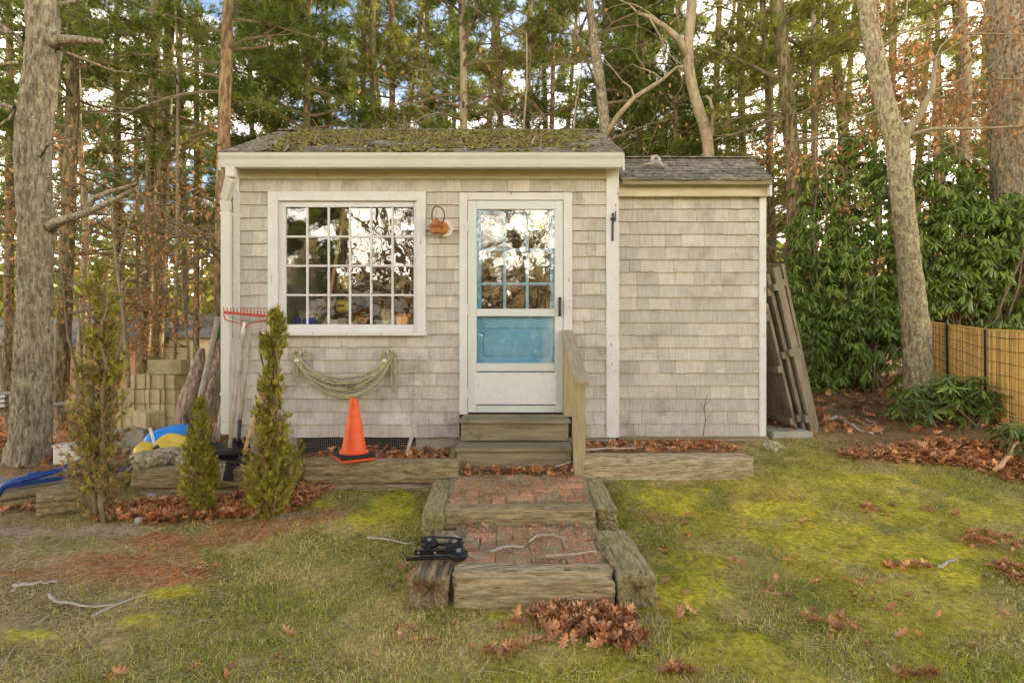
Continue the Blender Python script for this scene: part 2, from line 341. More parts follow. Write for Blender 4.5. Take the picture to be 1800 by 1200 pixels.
# ------------------------------------------------------------------ ground
def H(x, y):
    x = np.asarray(x, float); y = np.asarray(y, float)
    z = np.interp(y, [-60, -8, -3, -2.38, -1.6, -.75, 0, 2, 10, 60], [-.4, .02, .125, .145, .215, .295, .37, .42, .5, .6])
    z = z + sstep(1.6, 2.7, x) * np.interp(y, [-2.2, -.9, 0, 1.5, 4, 10, 60], [0, .07, .17, .30, .42, .5, .8])
    z = z + sstep(-2.6, -5.5, x) * np.interp(y, [-.5, 1, 4, 14, 30, 80], [0, -.10, -.30, -1.0, -1.5, -1.7])
    z = z + .075 * sstep(.62, .9, x) * sstep(2.6, 1.9, x) * sstep(-1.9, -.8, y)
    z = z + .03 * (fbm(x * 1.3, y * 1.3, 0, 3) - .5) + .10 * (fbm(x * .5, y * .5, 0, 5) - .5) * sstep(2, 5, np.hypot(x, y + 1.5))
    pl = (x > -2.95) & (x < -.42) & (y > -.64) & (y < 2.9)
    z = np.where(pl, .425 + .02 * fbm(x * 4, y * 4, 0, 8), z)
    pr = (x > .59) & (x < 1.98) & (y > -.64) & (y < 2.9)
    z = np.where(pr, .535 + .02 * fbm(x * 4, y * 4, 0, 8), z)
    up = (x > -.5) & (x < .62) & (y > -1.52) & (y < -.3); z = np.where(up, np.interp(y, [-1.52, -.6], [.366, .405]), z)
    lo = (x > -.36) & (x < .56) & (y > -2.28) & (y <= -1.52); z = np.where(lo, np.interp(y, [-2.3, -1.5], [.283, .279]), z)
    return z
def h1(x, y): return float(H(x, y))
def G(px, py):                                # where the ray of a photo pixel meets the ground
    d = 3.0
    for _ in range(60):
        x, y, _z = P(px, py, d); dn = (CZ - h1(x, y)) * F / max(py - 600, 1)
        d += .5 * (dn - d)
    x, y, _z = P(px, py, d); return x, y

def ell(px, py, rx, ry):
    x, y = G(px, py); d = y - CAMY
    dy = abs(G(px, py + ry)[1] - G(px, py - ry)[1]) / 2
    return x, y, rx * d / F, dy
BRIGHT = [ell(*a) for a in [(650,915,85,22),(710,885,45,18),(1700,905,190,30),(1500,842,75,14),(1170,880,80,22),(1400,940,90,22),(1220,1040,70,26),
          (1560,960,160,30),(1330,900,100,20),(290,1045,45,10),(90,1120,70,20),(230,1090,80,18),(870,1085,70,14),(1290,1130,110,22),(1650,1000,110,26),(560,890,50,10),(1250,985,60,20)]]
REDM = [ell(*a) for a in [(330,950,190,20),(200,985,170,20),(450,930,120,18),(70,1010,70,14),(250,1010,140,14),(560,905,60,10),(1330,870,60,10),(1160,905,40,12)]]
GREY = [ell(*a) for a in [(200,930,60,9),(500,905,60,5),(60,935,70,8),(1530,785,60,6)]]
def zone(L_, x, y, seed):
    r = 0
    n = (fbm(x * 3.3, y * 3.3, 0, seed) - .5) * 2.4 + (fbm(x * 16, y * 16, 0, seed + 50) - .5) * 1.0
    for cx, cy, rx, ry in L_:
        d = np.hypot((x - cx) / rx, (y - cy) / ry) + n
        r = np.maximum(r, 1 - sstep(.55, 1.3, d))
    return r
def ground_parts(x, y):
    moss = zone(BRIGHT, x, y, 21); red = zone(REDM, x, y, 22); grey = zone(GREY, x, y, 23)
    r2 = sstep(.5, .62, fbm(x * 2.2, y * 2.2, 0, 31)) * sstep(-.5, .8, x) * sstep(.2, -.8, y) * .6
    moss = np.maximum(moss, r2)
    forest = np.clip(sstep(-.1, .6, y) + sstep(-.6, -.2, y) * sstep(-2.9, -3.2, x), 0, 1)
    forest = np.maximum(forest, sstep(-.7, -.3, y) * sstep(2.6, 3.4, x))
    leftdirt = sstep(-1.0, -3.4, x + .9 * (y + 2.2)) * sstep(-3.6, -2.4, y)
    return moss, red, grey, forest, leftdirt
def gcol(x, y):
    moss, red, grey, forest, ld = ground_parts(x, y)
    a = fbm(x * 3, y * 3, 0, 41)[..., None]; b = fbm(x * 9, y * 9, 0, 43)[..., None]
    def c(*v): return np.array(v)[None, :]
    green = c(.19, .18, .03); straw = c(.44, .33, .13)
    base = green + (straw - green) * np.clip((a - .35) * 2.2 + (b - .5) * 1.2, 0, 1)
    def mixc(base, cc, w): return base + (cc - base) * np.clip(w, 0, 1)[..., None]
    dirt = c(.24, .16, .08) + (c(.42, .31, .18) - c(.24, .16, .08)) * np.clip((b - .3) * 2, 0, 1)
    base = mixc(base, dirt, ld * .95)
    base = mixc(base, c(.34, .14, .04) * (.6 + .8 * b), red * (.62 + .6 * sstep(.4, .6, fbm(x * 7, y * 7, 0, 88))))
    base = mixc(base, c(.40, .34, .025) * (.5 + .95 * b), moss * .9)
    base = mixc(base, c(.36, .30, .23), grey * .6)
    litt = c(.24, .13, .06) * (.6 + .8 * b)
    base = mixc(base, litt, forest * .85)
    pl = ((np.abs(x - .05) < .6) & (y > -2.35) & (y < -.3)).astype(float)
    base = mixc(base, c(.34, .25, .15) * (.7 + .6 * b), pl)
    bed = ((x > -3.3) & (x < 2.0) & (y > -.6) & (y < 0.4)).astype(float)
    base = mixc(base, litt, bed)
    return base
xs = np.concatenate([np.linspace(-400, -30, 12), np.linspace(-27, -8, 40), np.linspace(-7.8, -3.6, 60), np.linspace(-3.57, 3.6, 260), np.linspace(3.64, 8, 70), np.linspace(8.3, 27, 40), np.linspace(30, 400, 12)])
ys = np.concatenate([np.linspace(-400, -30, 10), np.linspace(-27, -4.2, 30), np.linspace(-4.1, -3.2, 20), np.linspace(-3.17, .3, 140), np.linspace(.33, 3, 60), np.linspace(3.2, 30, 90), np.linspace(35, 400, 12)])
GX, GY = np.meshgrid(xs, ys); gx = GX.ravel(); gy = GY.ravel(); gz = H(gx, gy)
near = sstep(9, 5, np.hypot(gx, gy + 1))
gz = gz + .022 * (fbm(gx * 9, gy * 9, 0, 77) - .5) * near + .012 * zone(BRIGHT, gx, gy, 21)
nx, ny = len(xs), len(ys)
ii = (np.arange(ny - 1)[:, None] * nx + np.arange(nx - 1)[None, :]).ravel()
go = npobj('ground', np.stack([gx, gy, gz], 1), np.stack([ii, ii + 1, ii + nx + 1, ii + nx], 1), M['ground'], origin=(0, 0, 0), colr=gcol(gx, gy), smooth=True)
go['kind'] = 'structure'

# scattering: merge many transformed copies of a small mesh
def rotm(yaw, pitch, roll):
    cy, sy = np.cos(yaw), np.sin(yaw); cp, sp_ = np.cos(pitch), np.sin(pitch); cr_, sr = np.cos(roll), np.sin(roll)
    Rz = np.zeros((len(yaw), 3, 3)); Rz[:, 0, 0] = cy; Rz[:, 0, 1] = -sy; Rz[:, 1, 0] = sy; Rz[:, 1, 1] = cy; Rz[:, 2, 2] = 1
    Ry = np.zeros_like(Rz); Ry[:, 0, 0] = cp; Ry[:, 0, 2] = sp_; Ry[:, 1, 1] = 1; Ry[:, 2, 0] = -sp_; Ry[:, 2, 2] = cp
    Rx = np.zeros_like(Rz); Rx[:, 0, 0] = 1; Rx[:, 1, 1] = cr_; Rx[:, 1, 2] = -sr; Rx[:, 2, 1] = sr; Rx[:, 2, 2] = cr_
    return Rz @ Ry @ Rx
def merged(bv, bf, pos, rot, scale):
    bv = np.asarray(bv, float); bf = np.asarray(bf); n = len(pos); k = len(bv)
    V = np.einsum('nij,kj->nki', rot, bv) * np.asarray(scale).reshape(n, 1, -1) + pos[:, None, :]
    Fc = (bf[None] + (np.arange(n) * k)[:, None, None]).reshape(-1, bf.shape[1])
    return V.reshape(-1, 3), Fc
def scatter(name, bv, bf, pos, rot, scale, m, tone=None, colr=None, parent=None, origin=None, smooth=False):
    V, Fc = merged(bv, bf, pos, rot, scale); k = len(bv)
    t = None if tone is None else np.repeat(tone, k); c = None if colr is None else np.repeat(colr, k, axis=0)
    return npobj(name, V, Fc, m, parent, origin, tone=t, colr=c, smooth=smooth)

# grass and moss
def inside_objects(x, y):
    bad = (np.abs(x - .06) < .62) & (y > -2.42) & (y < 0)
    bad |= (y > -.76) & (x > -3.1) & (x < 2.6)
    return bad
n = 380000
u = rng.random(n); gyy = -3.25 + 3.6 * u**1.15; gxx = rng.uniform(-1, 1, n) * (gyy - CAMY) * .98 + 0.0
keep = ~inside_objects(gxx, gyy); gxx, gyy = gxx[keep], gyy[keep]
moss, red, grey, forest, ld = ground_parts(gxx, gyy)
pk = np.clip(1 - .82 * red - .95 * grey - .97 * forest - .75 * ld, 0.03, 1) * (.35 + .65 * sstep(.3, .55, fbm(gxx * 6, gyy * 6, 0, 51)))
keep = rng.random(len(gxx)) < pk; gxx, gyy, moss, red, ld = gxx[keep], gyy[keep], moss[keep], red[keep], ld[keep]
n = len(gxx)
bv = [(-.5, 0, 0), (.5, 0, 0), (.32, .25, .55), (-.32, .25, .55), (0, .75, .85)]
bf4 = [(0, 1, 2, 3), (3, 2, 4, 4)]
bv = np.array(bv) * np.array((.0033, .027, .023)); bf = np.array([(0, 1, 2), (0, 2, 3), (3, 2, 4)])
base = gcol(gxx, gyy); q = rng.random(n)[:, None]
gn = fbm(gxx * 2.0, gyy * 2.0, 0, 61)[:, None]
strawp = np.clip(.45 - (gn - .5) * 2.0, .08, .85)
bc = np.where(q < strawp, np.array((.54, .43, .18)) * (.6 + .6 * rng.random((n, 1))), np.array((.26, .27, .035)) * (.6 + .9 * rng.random((n, 1))))
bc = bc + (np.array((.46, .41, .025)) * (.6 + .7 * rng.random((n, 1))) - bc) * (moss[:, None] * .85)
bc = bc + (np.array((.26, .19, .10)) - bc) * (ld[:, None] * .5)
sc_ = (.45 + .8 * rng.random(n)) * (1 - .55 * moss) * (.8 + .5 * fbm(gxx * 4, gyy * 4, 0, 9))
g = scatter('grass', bv, bf, np.stack([gxx, gyy, H(gxx, gyy) - .002], 1), rotm(rng.uniform(0, 6.28, n), rng.normal(0, .25, n), rng.normal(-.35, .5, n)), sc_, M['blade'], colr=bc, origin=(0, -2, 0))
tag(g, 'short thin lawn grass and moss over the ground in front of the shed', 'grass', kind='stuff')
# pine needle thatch and litter specks lying flat
n = 42000
tx = rng.uniform(-4, 4.2, n); ty = rng.uniform(-3.2, .2, n)
bad = (ty > -.72) & (tx > -3.0) & (tx < 2.0) & (ty > 0); tx, ty = tx[~bad], ty[~bad]; n = len(tx)
nb = np.array([(-.5, 0, 0), (.5, 0, 0), (.4, 1, 0), (-.4, 1, 0)]) * np.array((.0022, .075, 1)); nf = np.array([(0, 1, 2), (0, 2, 3)])
tcx = np.array((.42, .33, .20)) * (.5 + .8 * rng.random((n, 1)))
keep = ~((np.abs(tx - .06) < .62) & (ty > -2.42)) ; kk = rng.random(n) < np.clip(.25 + ground_parts(tx, ty)[4] + ground_parts(tx, ty)[1], 0, 1)
keep &= kk; tx, ty, tcx = tx[keep], ty[keep], tcx[keep]; n = len(tx)
t = scatter('pine_straw', nb, nf, np.stack([tx, ty, H(tx, ty) + .012], 1), rotm(rng.uniform(0, 6.28, n), rng.normal(0, .1, n), rng.normal(0, .12, n)), .5 + rng.random(n), M['blade'], colr=tcx, origin=(0, -2, 0))
tag(t, 'loose dry pine needles strewn over the bare and mossy ground', 'pine straw', kind='stuff')

# fallen oak leaves
def oakleaf():
    prof = [(0, .06), (.12, .10), (.2, .36), (.3, .14), (.42, .50), (.52, .16), (.66, .46), (.76, .16), (.88, .22), (1, 0)]
    v = []; f = []
    for t_, w in prof:
        z = .45 * (t_ - .5)**2 * 2
        v += [(t_ - .5, -w * .62, z + w * w * 1.1), (t_ - .5, 0, z), (t_ - .5, w * .62, z + w * w * .9)]
    for i in range(len(prof) - 1):
        a = i * 3; f += [(a, a+3, a+4), (a, a+4, a+1), (a+1, a+4, a+5), (a+1, a+5, a+2)]
    return np.array(v), np.array(f)
LV, LF = oakleaf()
def leaves(name, x, y, lift, label, size=.095, messy=.5, m='litter', parent=None, z=None, kind='stuff', cat='leaves'):
    n = len(x); zz = (H(x, y) if z is None else z) + lift
    o = scatter(name, LV, LF, np.stack([x, y, zz], 1), rotm(rng.uniform(0, 6.28, n), rng.normal(0, messy * .75, n), rng.normal(0, messy * .75, n)), size * .95 * (.55 + .75 * rng.random(n)), M[m], tone=rng.random(n), parent=parent)
    if parent is None: tag(o, label, cat)
    o['kind'] = kind; return o
def blob(px, py, rx, ry, n):
    x, y, a, b = ell(px, py, rx, ry); r = np.sqrt(rng.random(n)); th = rng.uniform(0, 6.28, n)
    return x + a * r * np.cos(th), y + b * r * np.sin(th)
def cat_(*L_): return np.concatenate([a[0] for a in L_]), np.concatenate([a[1] for a in L_])
x, y = cat_(blob(1030, 1092, 90, 26, 150), blob(1085, 1115, 50, 30, 80), blob(1010, 1110, 130, 36, 40), blob(890, 1145, 40, 10, 10), blob(960, 1085, 25, 10, 18))
leaves('leaf_pile', x, y, rng.uniform(.003, .035, len(x)), 'heap of curled russet oak leaves on the grass in front of the path\'s lowest timber', size=.095)
x, y = cat_(blob(480, 880, 75, 26, 330), blob(310, 900, 110, 22, 420), blob(210, 910, 40, 12, 80), blob(420, 905, 60, 12, 120), blob(560, 862, 30, 14, 50))
leaves('leaf_bed', x, y, rng.uniform(.003, .045, len(x)), 'drift of russet oak leaves around the feet of the small evergreens', size=.095)
x, y = cat_(blob(1690, 800, 130, 22, 460), blob(1560, 800, 90, 14, 120), blob(1780, 830, 60, 25, 180))
leaves('leaf_drift', x, y, rng.uniform(.003, .04, len(x)), 'drift of russet oak leaves at the foot of the reed fence', size=.10)
x, y = cat_(*[blob(*a) for a in [(1735,950,45,12,26),(1745,960,60,14,18),(1600,1000,45,8,22),(1785,1010,40,18,40),(1450,1090,35,10,10),(1480,1110,25,8,8),(1190,1185,30,8,16),(1600,1190,40,6,12),
     (1370,1040,40,20,6),(1300,960,200,50,16),(1550,1080,220,60,22),(1200,1080,40,60,6),(600,1130,280,40,9),(700,1020,60,20,6),(330,1180,200,30,6),(380,1000,40,10,3),(1160,975,30,12,4),(1600,905,80,20,10),(1530,900,40,10,8)]])
leaves('scattered_leaves', x, y, .02, 'single brown oak leaves scattered over the lawn', size=.075, messy=.35)
x = rng.uniform(-.42, .56, 150); y = -.66 + rng.random(150)**1.5 * .12 - .06
leaves('step_leaves', x, y, rng.uniform(.005, .06, 150), 'russet leaves banked against the bottom riser of the wooden steps', size=.07)
x = rng.uniform(-1.75, -.5, 420); y = rng.uniform(-.5, -.02, 420)
leaves('planter_leaves', x, y, rng.uniform(.01, .07, 420), 'russet leaves lying under the foundation vent behind the left timber', size=.075)
x = rng.uniform(.62, 2.1, 300); y = -.06 - rng.random(300)**1.3 * .45
leaves('wall_leaves', x, y, rng.uniform(.002, .02, 300), 'russet leaves lying along the foot of the right hand wing wall', size=.07)
x = np.concatenate([rng.uniform(-9, -2.95, 2600), rng.uniform(2.6, 8, 1500)]); y = np.concatenate([rng.uniform(-.2, 7, 2600), rng.uniform(.2, 5, 1500)])
leaves('forest_litter', x, y, rng.uniform(.005, .04, len(x)), 'carpet of dead leaves over the woodland floor beside and behind the shed', size=.12)
x, y = cat_(blob(60, 885, 90, 18, 150), blob(330, 955, 100, 6, 3))
leaves('edge_leaves', x, y, rng.uniform(.003, .03, len(x)), 'brown leaves under the blue steel frame at the left edge', size=.08)
x = rng.uniform(-.4, .5, 40); y = np.where(rng.random(40) < .5, rng.uniform(-1.66, -1.58, 40), rng.uniform(-2.2, -1.0, 40))
leaves('path_leaves', x, y, .025, 'a few small leaves caught on the brick path', size=.05)

# ------------------------------------------------------------------ the shed
SY = 5.13
def X0(px, d=SY): return (px - 900) * d / F
def Z0(py, d=SY): return CZ + (600 - py) * d / F
shed = empty('garden_shed', (-.2, 1.3, .45), 'small weathered cedar shingle garden shed with white trim, blue door and mossy roof', 'shed')
WL, WR = -2.63, 1.012                       # main front wall
ZT, ZB = Z0(316), Z0(768)
DEPTH = 2.5
# walls: backing boards with openings for window and door
wx0, wx1, wz0, wz1 = X0(490), X0(733), Z0(580), Z0(354)
dx0, dx1, dz0, dz1 = X0(822), X0(990), Z0(726), Z0(353)
fw = MB()
YB0, YB1 = .012, .09
for a in [(WL, wx0, ZB, ZT), (wx1, dx0, ZB, ZT), (dx1, WR - .002, ZB, ZT), (wx0, wx1, ZB, wz0), (wx0, wx1, wz1, ZT), (dx0, dx1, ZB, dz0), (dx0, dx1, dz1, ZT)]:
    fw.box(a[0] + .0006, a[1] - .0006, YB0, YB1, a[2], a[3])
front = fw.build('front_wall', M['sheathing'], shed)
WX1 = 2.458; WY = .12; WZT, WZB = Z0(346, 5.25), Z0(766, 5.25)
wing = MB().box(1.016, WX1 - .004, WY + .012, WY + .09, WZB, WZT + .12).build('wing_wall', M['sheathing'], shed)
sw = MB(); sw.box(WL, WL + .08, .095, DEPTH, ZB, 1.56 + CZ)
sw.add([(WL, .095, 3.06), (WL, DEPTH, 3.06), (WL, 1.15, 3.82), (WL + .08, .095, 3.06), (WL + .08, DEPTH, 3.06), (WL + .08, 1.15, 3.82)], [(0, 1, 2), (3, 5, 4), (0, 2, 5, 3), (1, 4, 5, 2), (0, 3, 4, 1)])
sw.build('left_wall', M['shingle'], shed)
sw = MB(); sw.box(WR - .08, WR - .004, .095, DEPTH, ZB, 1.56 + CZ)
sw.add([(WR - .004, .095, 3.06), (WR - .004, DEPTH, 3.06), (WR - .004, 1.15, 3.82), (WR - .08, .095, 3.06), (WR - .08, DEPTH, 3.06), (WR - .08, 1.15, 3.82)], [(0, 1, 2), (3, 5, 4), (0, 2, 5, 3), (1, 4, 5, 2), (0, 3, 4, 1)])
sw.build('right_wall', M['shingle'], shed)
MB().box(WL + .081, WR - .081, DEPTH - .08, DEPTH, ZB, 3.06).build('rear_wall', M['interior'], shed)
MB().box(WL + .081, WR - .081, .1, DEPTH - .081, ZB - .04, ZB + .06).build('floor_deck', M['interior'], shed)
MB().box(WX1 - .09, WX1 - .006, WY + .092, .95, WZB, 2.98).build('wing_side_wall', M['shingle'], shed)
MB().box(1.016, WX1 - .092, .87, .95, WZB, 2.98).build('wing_rear_wall', M['shingle'], shed)

# wall shingles
shg = []
def courses(x0, x1, ys_px, d, Yf, holes, wmin, wmax, tag_):
    for r_ in range(len(ys_px) - 1):
        zt = Z0(ys_px[r_], d); zb = Z0(ys_px[r_ + 1], d)
        spans = [(x0, x1)]
        for hx0, hx1, hz0, hz1 in holes:
            if zb < hz1 - .03 and zt > hz0 + .03:
                ns = []
                for a, b in spans:
                    if hx1 <= a or hx0 >= b: ns.append((a, b))
                    else:
                        if hx0 > a: ns.append((a, hx0))
                        if hx1 < b: ns.append((hx1, b))
                spans = ns
        for a, b in spans:
            x = a; ws = []
            while x < b - .002:
                w = random.uniform(wmin, wmax)
                if b - (x + w) < wmin * .6: w = b - x
                shg.append((w, x, x + w, zb + random.uniform(-.002, .003), zt + .012, Yf, tag_)); x += w
mainc = [316] + [338 + (768 - 338) / 19 * i for i in range(20)]
cas = (X0(473), X0(749), Z0(591), Z0(338)); dcas = (X0(808), X0(1005), Z0(770), Z0(340))
courses(X0(423), X0(1065), mainc, SY, 0.0, [cas, dcas], .085, .21, 'front')
wingc = [346 + (766 - 346) / 19 * i for i in range(20)]
courses(1.02, X0(1333, 5.25), wingc, 5.25, WY, [], .085, .22, 'wing')
random.shuffle(shg)
shg.sort(key=lambda t_: -t_[0] * (t_[4] - t_[3]))
def shingle_geo(mb, w, z0, z1, tone, skew):
    g = .0009
    tb, tt = .019 + random.uniform(0, .004), .003; h = z1 - z0
    x0, x1 = g, w - g
    mb.add([(x0, -tb, 0), (x1, -tb, skew), (x0, .011, 0), (x1, .011, skew), (x0 , -tt, h), (x1, -tt, h), (x0, .011, h), (x1, .011, h)],
           [(0, 1, 5, 4), (0, 2, 3, 1), (2, 6, 7, 3), (4, 5, 7, 6), (0, 4, 6, 2), (1, 3, 7, 5)], tone)
stuffs = {'front': MB(), 'wing': MB()}
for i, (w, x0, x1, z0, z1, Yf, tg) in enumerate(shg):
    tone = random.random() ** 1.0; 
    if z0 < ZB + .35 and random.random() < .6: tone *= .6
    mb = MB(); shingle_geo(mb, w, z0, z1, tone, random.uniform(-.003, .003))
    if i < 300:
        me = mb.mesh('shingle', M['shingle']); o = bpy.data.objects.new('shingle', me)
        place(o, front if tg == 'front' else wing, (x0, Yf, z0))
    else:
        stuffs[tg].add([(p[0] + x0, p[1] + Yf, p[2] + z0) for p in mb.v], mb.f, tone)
for tg in stuffs:
    if stuffs[tg].v: stuffs[tg].build('shingle_rows', M['shingle'], front if tg == 'front' else wing, kind='stuff')

# foundation
for fa, fb in ((WL + .02, X0(520)), (X0(730), dx0 - .03), (X0(1000), WR - .02)): MB().box(fa, fb, .02, .2, .2, ZB - .001).build('foundation', M['concrete'], shed)
v = MB().box(X0(520) + .002, X0(730) - .002, .07, .1, .3, ZB - .001).build('foundation_vent', M['blackrub'], shed)
grid = MB()
for i in range(58):
    xx = X0(520) + .004 + (X0(730) - X0(520) - .008) * i / 57; grid.box(xx - .0015, xx + .0015, .055, .058, .36, ZB - .002)
for i in range(12): grid.box(X0(520), X0(730), .0585, .061, .38 + i * .018, .383 + i * .018)
grid.build('vent_mesh', M['steel'], v, kind='stuff')
MB().box(1.02, WX1 + .03, WY + .02, WY + .2, .4, WZB - .055).build('wing_foundation', M['concrete'], shed)
MB().box(1.03, WX1 + .03, WY - .01, WY + .2, WZB - .053, WZB - .002).build('wing_sill_beam', M['step'], shed)

# trim
MB().box(WL - .005, X0(423), -.028, .088, ZB, Z0(300), bev=.003).build('corner_board', M['worn'], shed)
MB().box(X0(1065), X0(1087), -.030, WY + .01, ZB, Z0(296), bev=.003).build('corner_board', M['worn'], shed, label='right corner board of the main front, paint peeling at its foot')
MB().box(X0(1333, 5.25), WX1, WY - .028, WY + .085, WZB, WZT, bev=.003).build('corner_board', M['worn'], shed)
MB().box(X0(423) + .001, X0(1065) - .001, -.03, -.001, Z0(316), Z0(297), bev=.002).build('frieze_board', M['frieze'], shed)
EY = -.16
MB().box(-2.69, 1.035, EY + .02, .088, Z0(297) , Z0(297) + .02).build('soffit', M['frieze'], shed)
MB().box(-2.69, 1.035, EY, EY + .018, 3.10, 3.235, bev=.002).build('fascia', M['white'], shed)
# gutter: K profile extruded along X
gp = [(0, 0), (-.055, 0), (-.058, .012), (-.062, .02), (-.072, .065), (-.088, .095), (-.092, .118), (-.085, .12), (-.082, .105), (-.066, .06), (-.05, .012), (-.006, .006), (-.004, .118), (0, .118)]
gm = MB(); n_ = len(gp); gx0, gx1 = -2.655, 1.005
gm.add([(gx0, EY + y_ - .001, 3.085 + z_) for y_, z_ in gp] + [(gx1, EY + y_ - .001, 3.085 + z_) for y_, z_ in gp], [(i, (i+1) % n_, n_ + (i+1) % n_, n_ + i) for i in range(n_)] )
for xx in (gx0, gx1 - .004): gm.add([(xx, EY + y_ - .001, 3.085 + z_) for y_, z_ in gp[:8] + [(-.001, .12)]] + [(xx + .004, EY + y_ - .001, 3.085 + z_) for y_, z_ in gp[:8] + [(-.001, .12)]], [tuple(range(9)), tuple(range(17, 8, -1))] + [(i, (i+1) % 9, 9 + (i+1) % 9, 9 + i) for i in range(9)])
gut = gm.build('gutter', M['gutter'], shed)
dsx = X0(405)
ds = MB(); w_ = .045
dst = X0(404, 4.90)
path = [(dst, EY - .045, 3.08), (dst, EY - .045, 2.99), (dsx - .002, -.085, 2.82), (dsx, -.068, 2.72), (dsx, -.068, .74), (dsx, -.075, .63)]
for a, b in zip(path[:-1], path[1:]): ds.beam(a, b, .085, .062, up=(0, 1, .001), bev=.008)
ds.build('downspout', M['gutter'], shed)
for zz in (2.68, 1.0): MB().box(dsx - .048, dsx + .048, -.103, -.028, zz, zz + .022, bev=.001).build('downspout_strap', M['gutter'], shed)

# window
win = MB()
win.box(X0(473), X0(490), -.032, .05, Z0(584), Z0(338), bev=.002).box(X0(733), X0(749), -.032, .05, Z0(584), Z0(338), bev=.002).box(X0(490) + .001, X0(733) - .001, -.032, .05, Z0(354), Z0(338), bev=.002)
win = win.build('window', M['worn'], shed)
sa = MB(); a0, a1, b0, b1 = X0(490), X0(733), Z0(584), Z0(354)
gx_0, gx_1, gz0, gz1 = X0(502), X0(727), Z0(570), Z0(364)
sa.box(a0 + .002, gx_0, .0, .035, b0, b1 - .002, bev=.002).box(gx_1, a1 - .002, .0, .035, b0, b1 - .002, bev=.002).box(gx_0 + .001, gx_1 - .001, .0, .035, b0, gz0, bev=.002).box(gx_0 + .001, gx_1 - .001, .0, .035, gz1, b1 - .002, bev=.002)
sa.build('sash', M['white'], win)
MB().box(X0(466), X0(751), -.075, .0, Z0(590), Z0(584) - .001, bev=.003).build('window_sill', M['worn'], win)
cw = (gx_1 - gx_0) / 6; ch = (gz1 - gz0) / 4
for i in range(1, 6): MB().box(gx_0 + cw * i - .010, gx_0 + cw * i + .010, .004, .030, gz0 + .001, gz1 - .001, bev=.004).build('muntin', M['worn'], win)
for j in range(1, 4):
    for i in range(6): MB().box(gx_0 + cw * i + (.0115 if i else .001), gx_0 + cw * (i + 1) - (.0115 if i < 5 else .001), .005, .029, gz0 + ch * j - .010, gz0 + ch * j + .010, bev=.004).build('muntin', M['worn'], win)
for i in range(6):
    for j in range(4):
        x0, x1, z0, z1 = gx_0 + cw * i + .008, gx_0 + cw * (i+1) - .008, gz0 + ch * j + .008, gz0 + ch * (j+1) - .008
        o = MB().box(x0, x1, .016, .0185, z0, z1, M=None).build('pane', M['glass'], win)
        o.rotation_euler = (random.gauss(0, .006), 0, random.gauss(0, .008))
# window back ledge & interior
MB().box(a0 - .1, a1 + .1, .095, .42, gz0 - .05, gz0 - .022).build('window_ledge', M['lumber'], shed)

# door
door = MB()
door.box(X0(808), X0(822), -.032, .05, Z0(727), Z0(340), bev=.002).box(X0(990), X0(1005), -.032, .05, Z0(727), Z0(340), bev=.002).box(X0(822) + .001, X0(990) - .001, -.032, .05, Z0(353), Z0(340), bev=.002)
door = door.build('door_frame', M['worn'], shed)
st = MB(); s0, s1, t0_, t1_ = X0(822) + .004, X0(990) - .004, Z0(724), Z0(354)
yA, yB = -.026, .008
u0, u1 = X0(838), X0(975)
st.box(s0, u0, yA, yB, t0_, t1_, bev=.003).box(u1, s1, yA, yB, t0_, t1_, bev=.003)
for za, zb in ((Z0(724), Z0(712)), (Z0(652), Z0(638)), (Z0(556), Z0(543)), (Z0(369), Z0(354))): st.box(u0 + .0005, u1 - .0005, yA, yB, za, zb, bev=.003)
st = st.build('storm_door', M['storm'], shed)
MB().box(u0 - .02, u1 + .02, -.031, -.012, Z0(710), Z0(654), bev=.003).build('kick_panel', M['kick'], st)
MB().box(u0 + .002, u1 - .002, -.012, -.009, Z0(543) + .002, Z0(369) - .002).build('upper_pane', M['doorglass'], st)
MB().box(u0 + .002, u1 - .002, -.012, -.009, Z0(638) + .002, Z0(556) - .002).build('lower_pane', M['lowglass'], st)
hh = MB().box(X0(981), X0(986), -.05, -.027, Z0(556), Z0(523), bev=.003).box(X0(982), X0(985), -.075, -.05, Z0(531), Z0(528)).tube([(X0(983.5), -.075, Z0(529)), (X0(983.5), -.078, Z0(552))], .008, 8)
hh.build('door_handle', M['blackmetal'], st)
for zz in (Z0(400), Z0(545), Z0(690)): MB().box(s0 - .012, s0 + .012, -.034, -.0265, zz - .05, zz + .05, bev=.002).build('hinge', M['storm'], st)
# screws on the casing
# inner blue door behind the glass
bd = MB(); q0, q1 = X0(822) + .01, X0(990) - .01; yC, yD = .035, .07
li0, li1 = X0(846), X0(968)
bd.box(q0, li0, yC, yD, Z0(724), Z0(356)).box(li1, q1, yC, yD, Z0(724), Z0(356)).box(li0 + .0005, li1 - .0005, yC, yD, Z0(373), Z0(356)).box(li0 + .0005, li1 - .0005, yC, yD, Z0(576), Z0(543))
bd.box(li0 + .0005, li1 - .0005, yC, yD, Z0(724), Z0(630)).box(li0 + .0005, li1 - .0005, yC + .014, yD - .005, Z0(630) + .0005, Z0(576) - .0005)
bd.box(li0 + .02, li1 - .02, yC + .004, yC + .0135, Z0(625), Z0(582), bev=.004)
bd = bd.build('inner_door', M['blue'], shed)
mc = [X0(846), X0(887), X0(927), X0(968)]; mr_ = [Z0(543), Z0(498), Z0(438), Z0(373)]
for xx in mc[1:3]: MB().box(xx - .014, xx + .014, yC + .002, yD - .002, mr_[0] + .001, mr_[3] - .001, bev=.005).build('muntin', M['bluepale'], bd)
for zz in mr_[1:3]:
    for i in range(3): MB().box(mc[i] + (.0155 if i else .001), mc[i+1] - (.0155 if i < 2 else .001), yC + .003, yD - .003, zz - .014, zz + .014, bev=.005).build('muntin', M['bluepale'], bd)
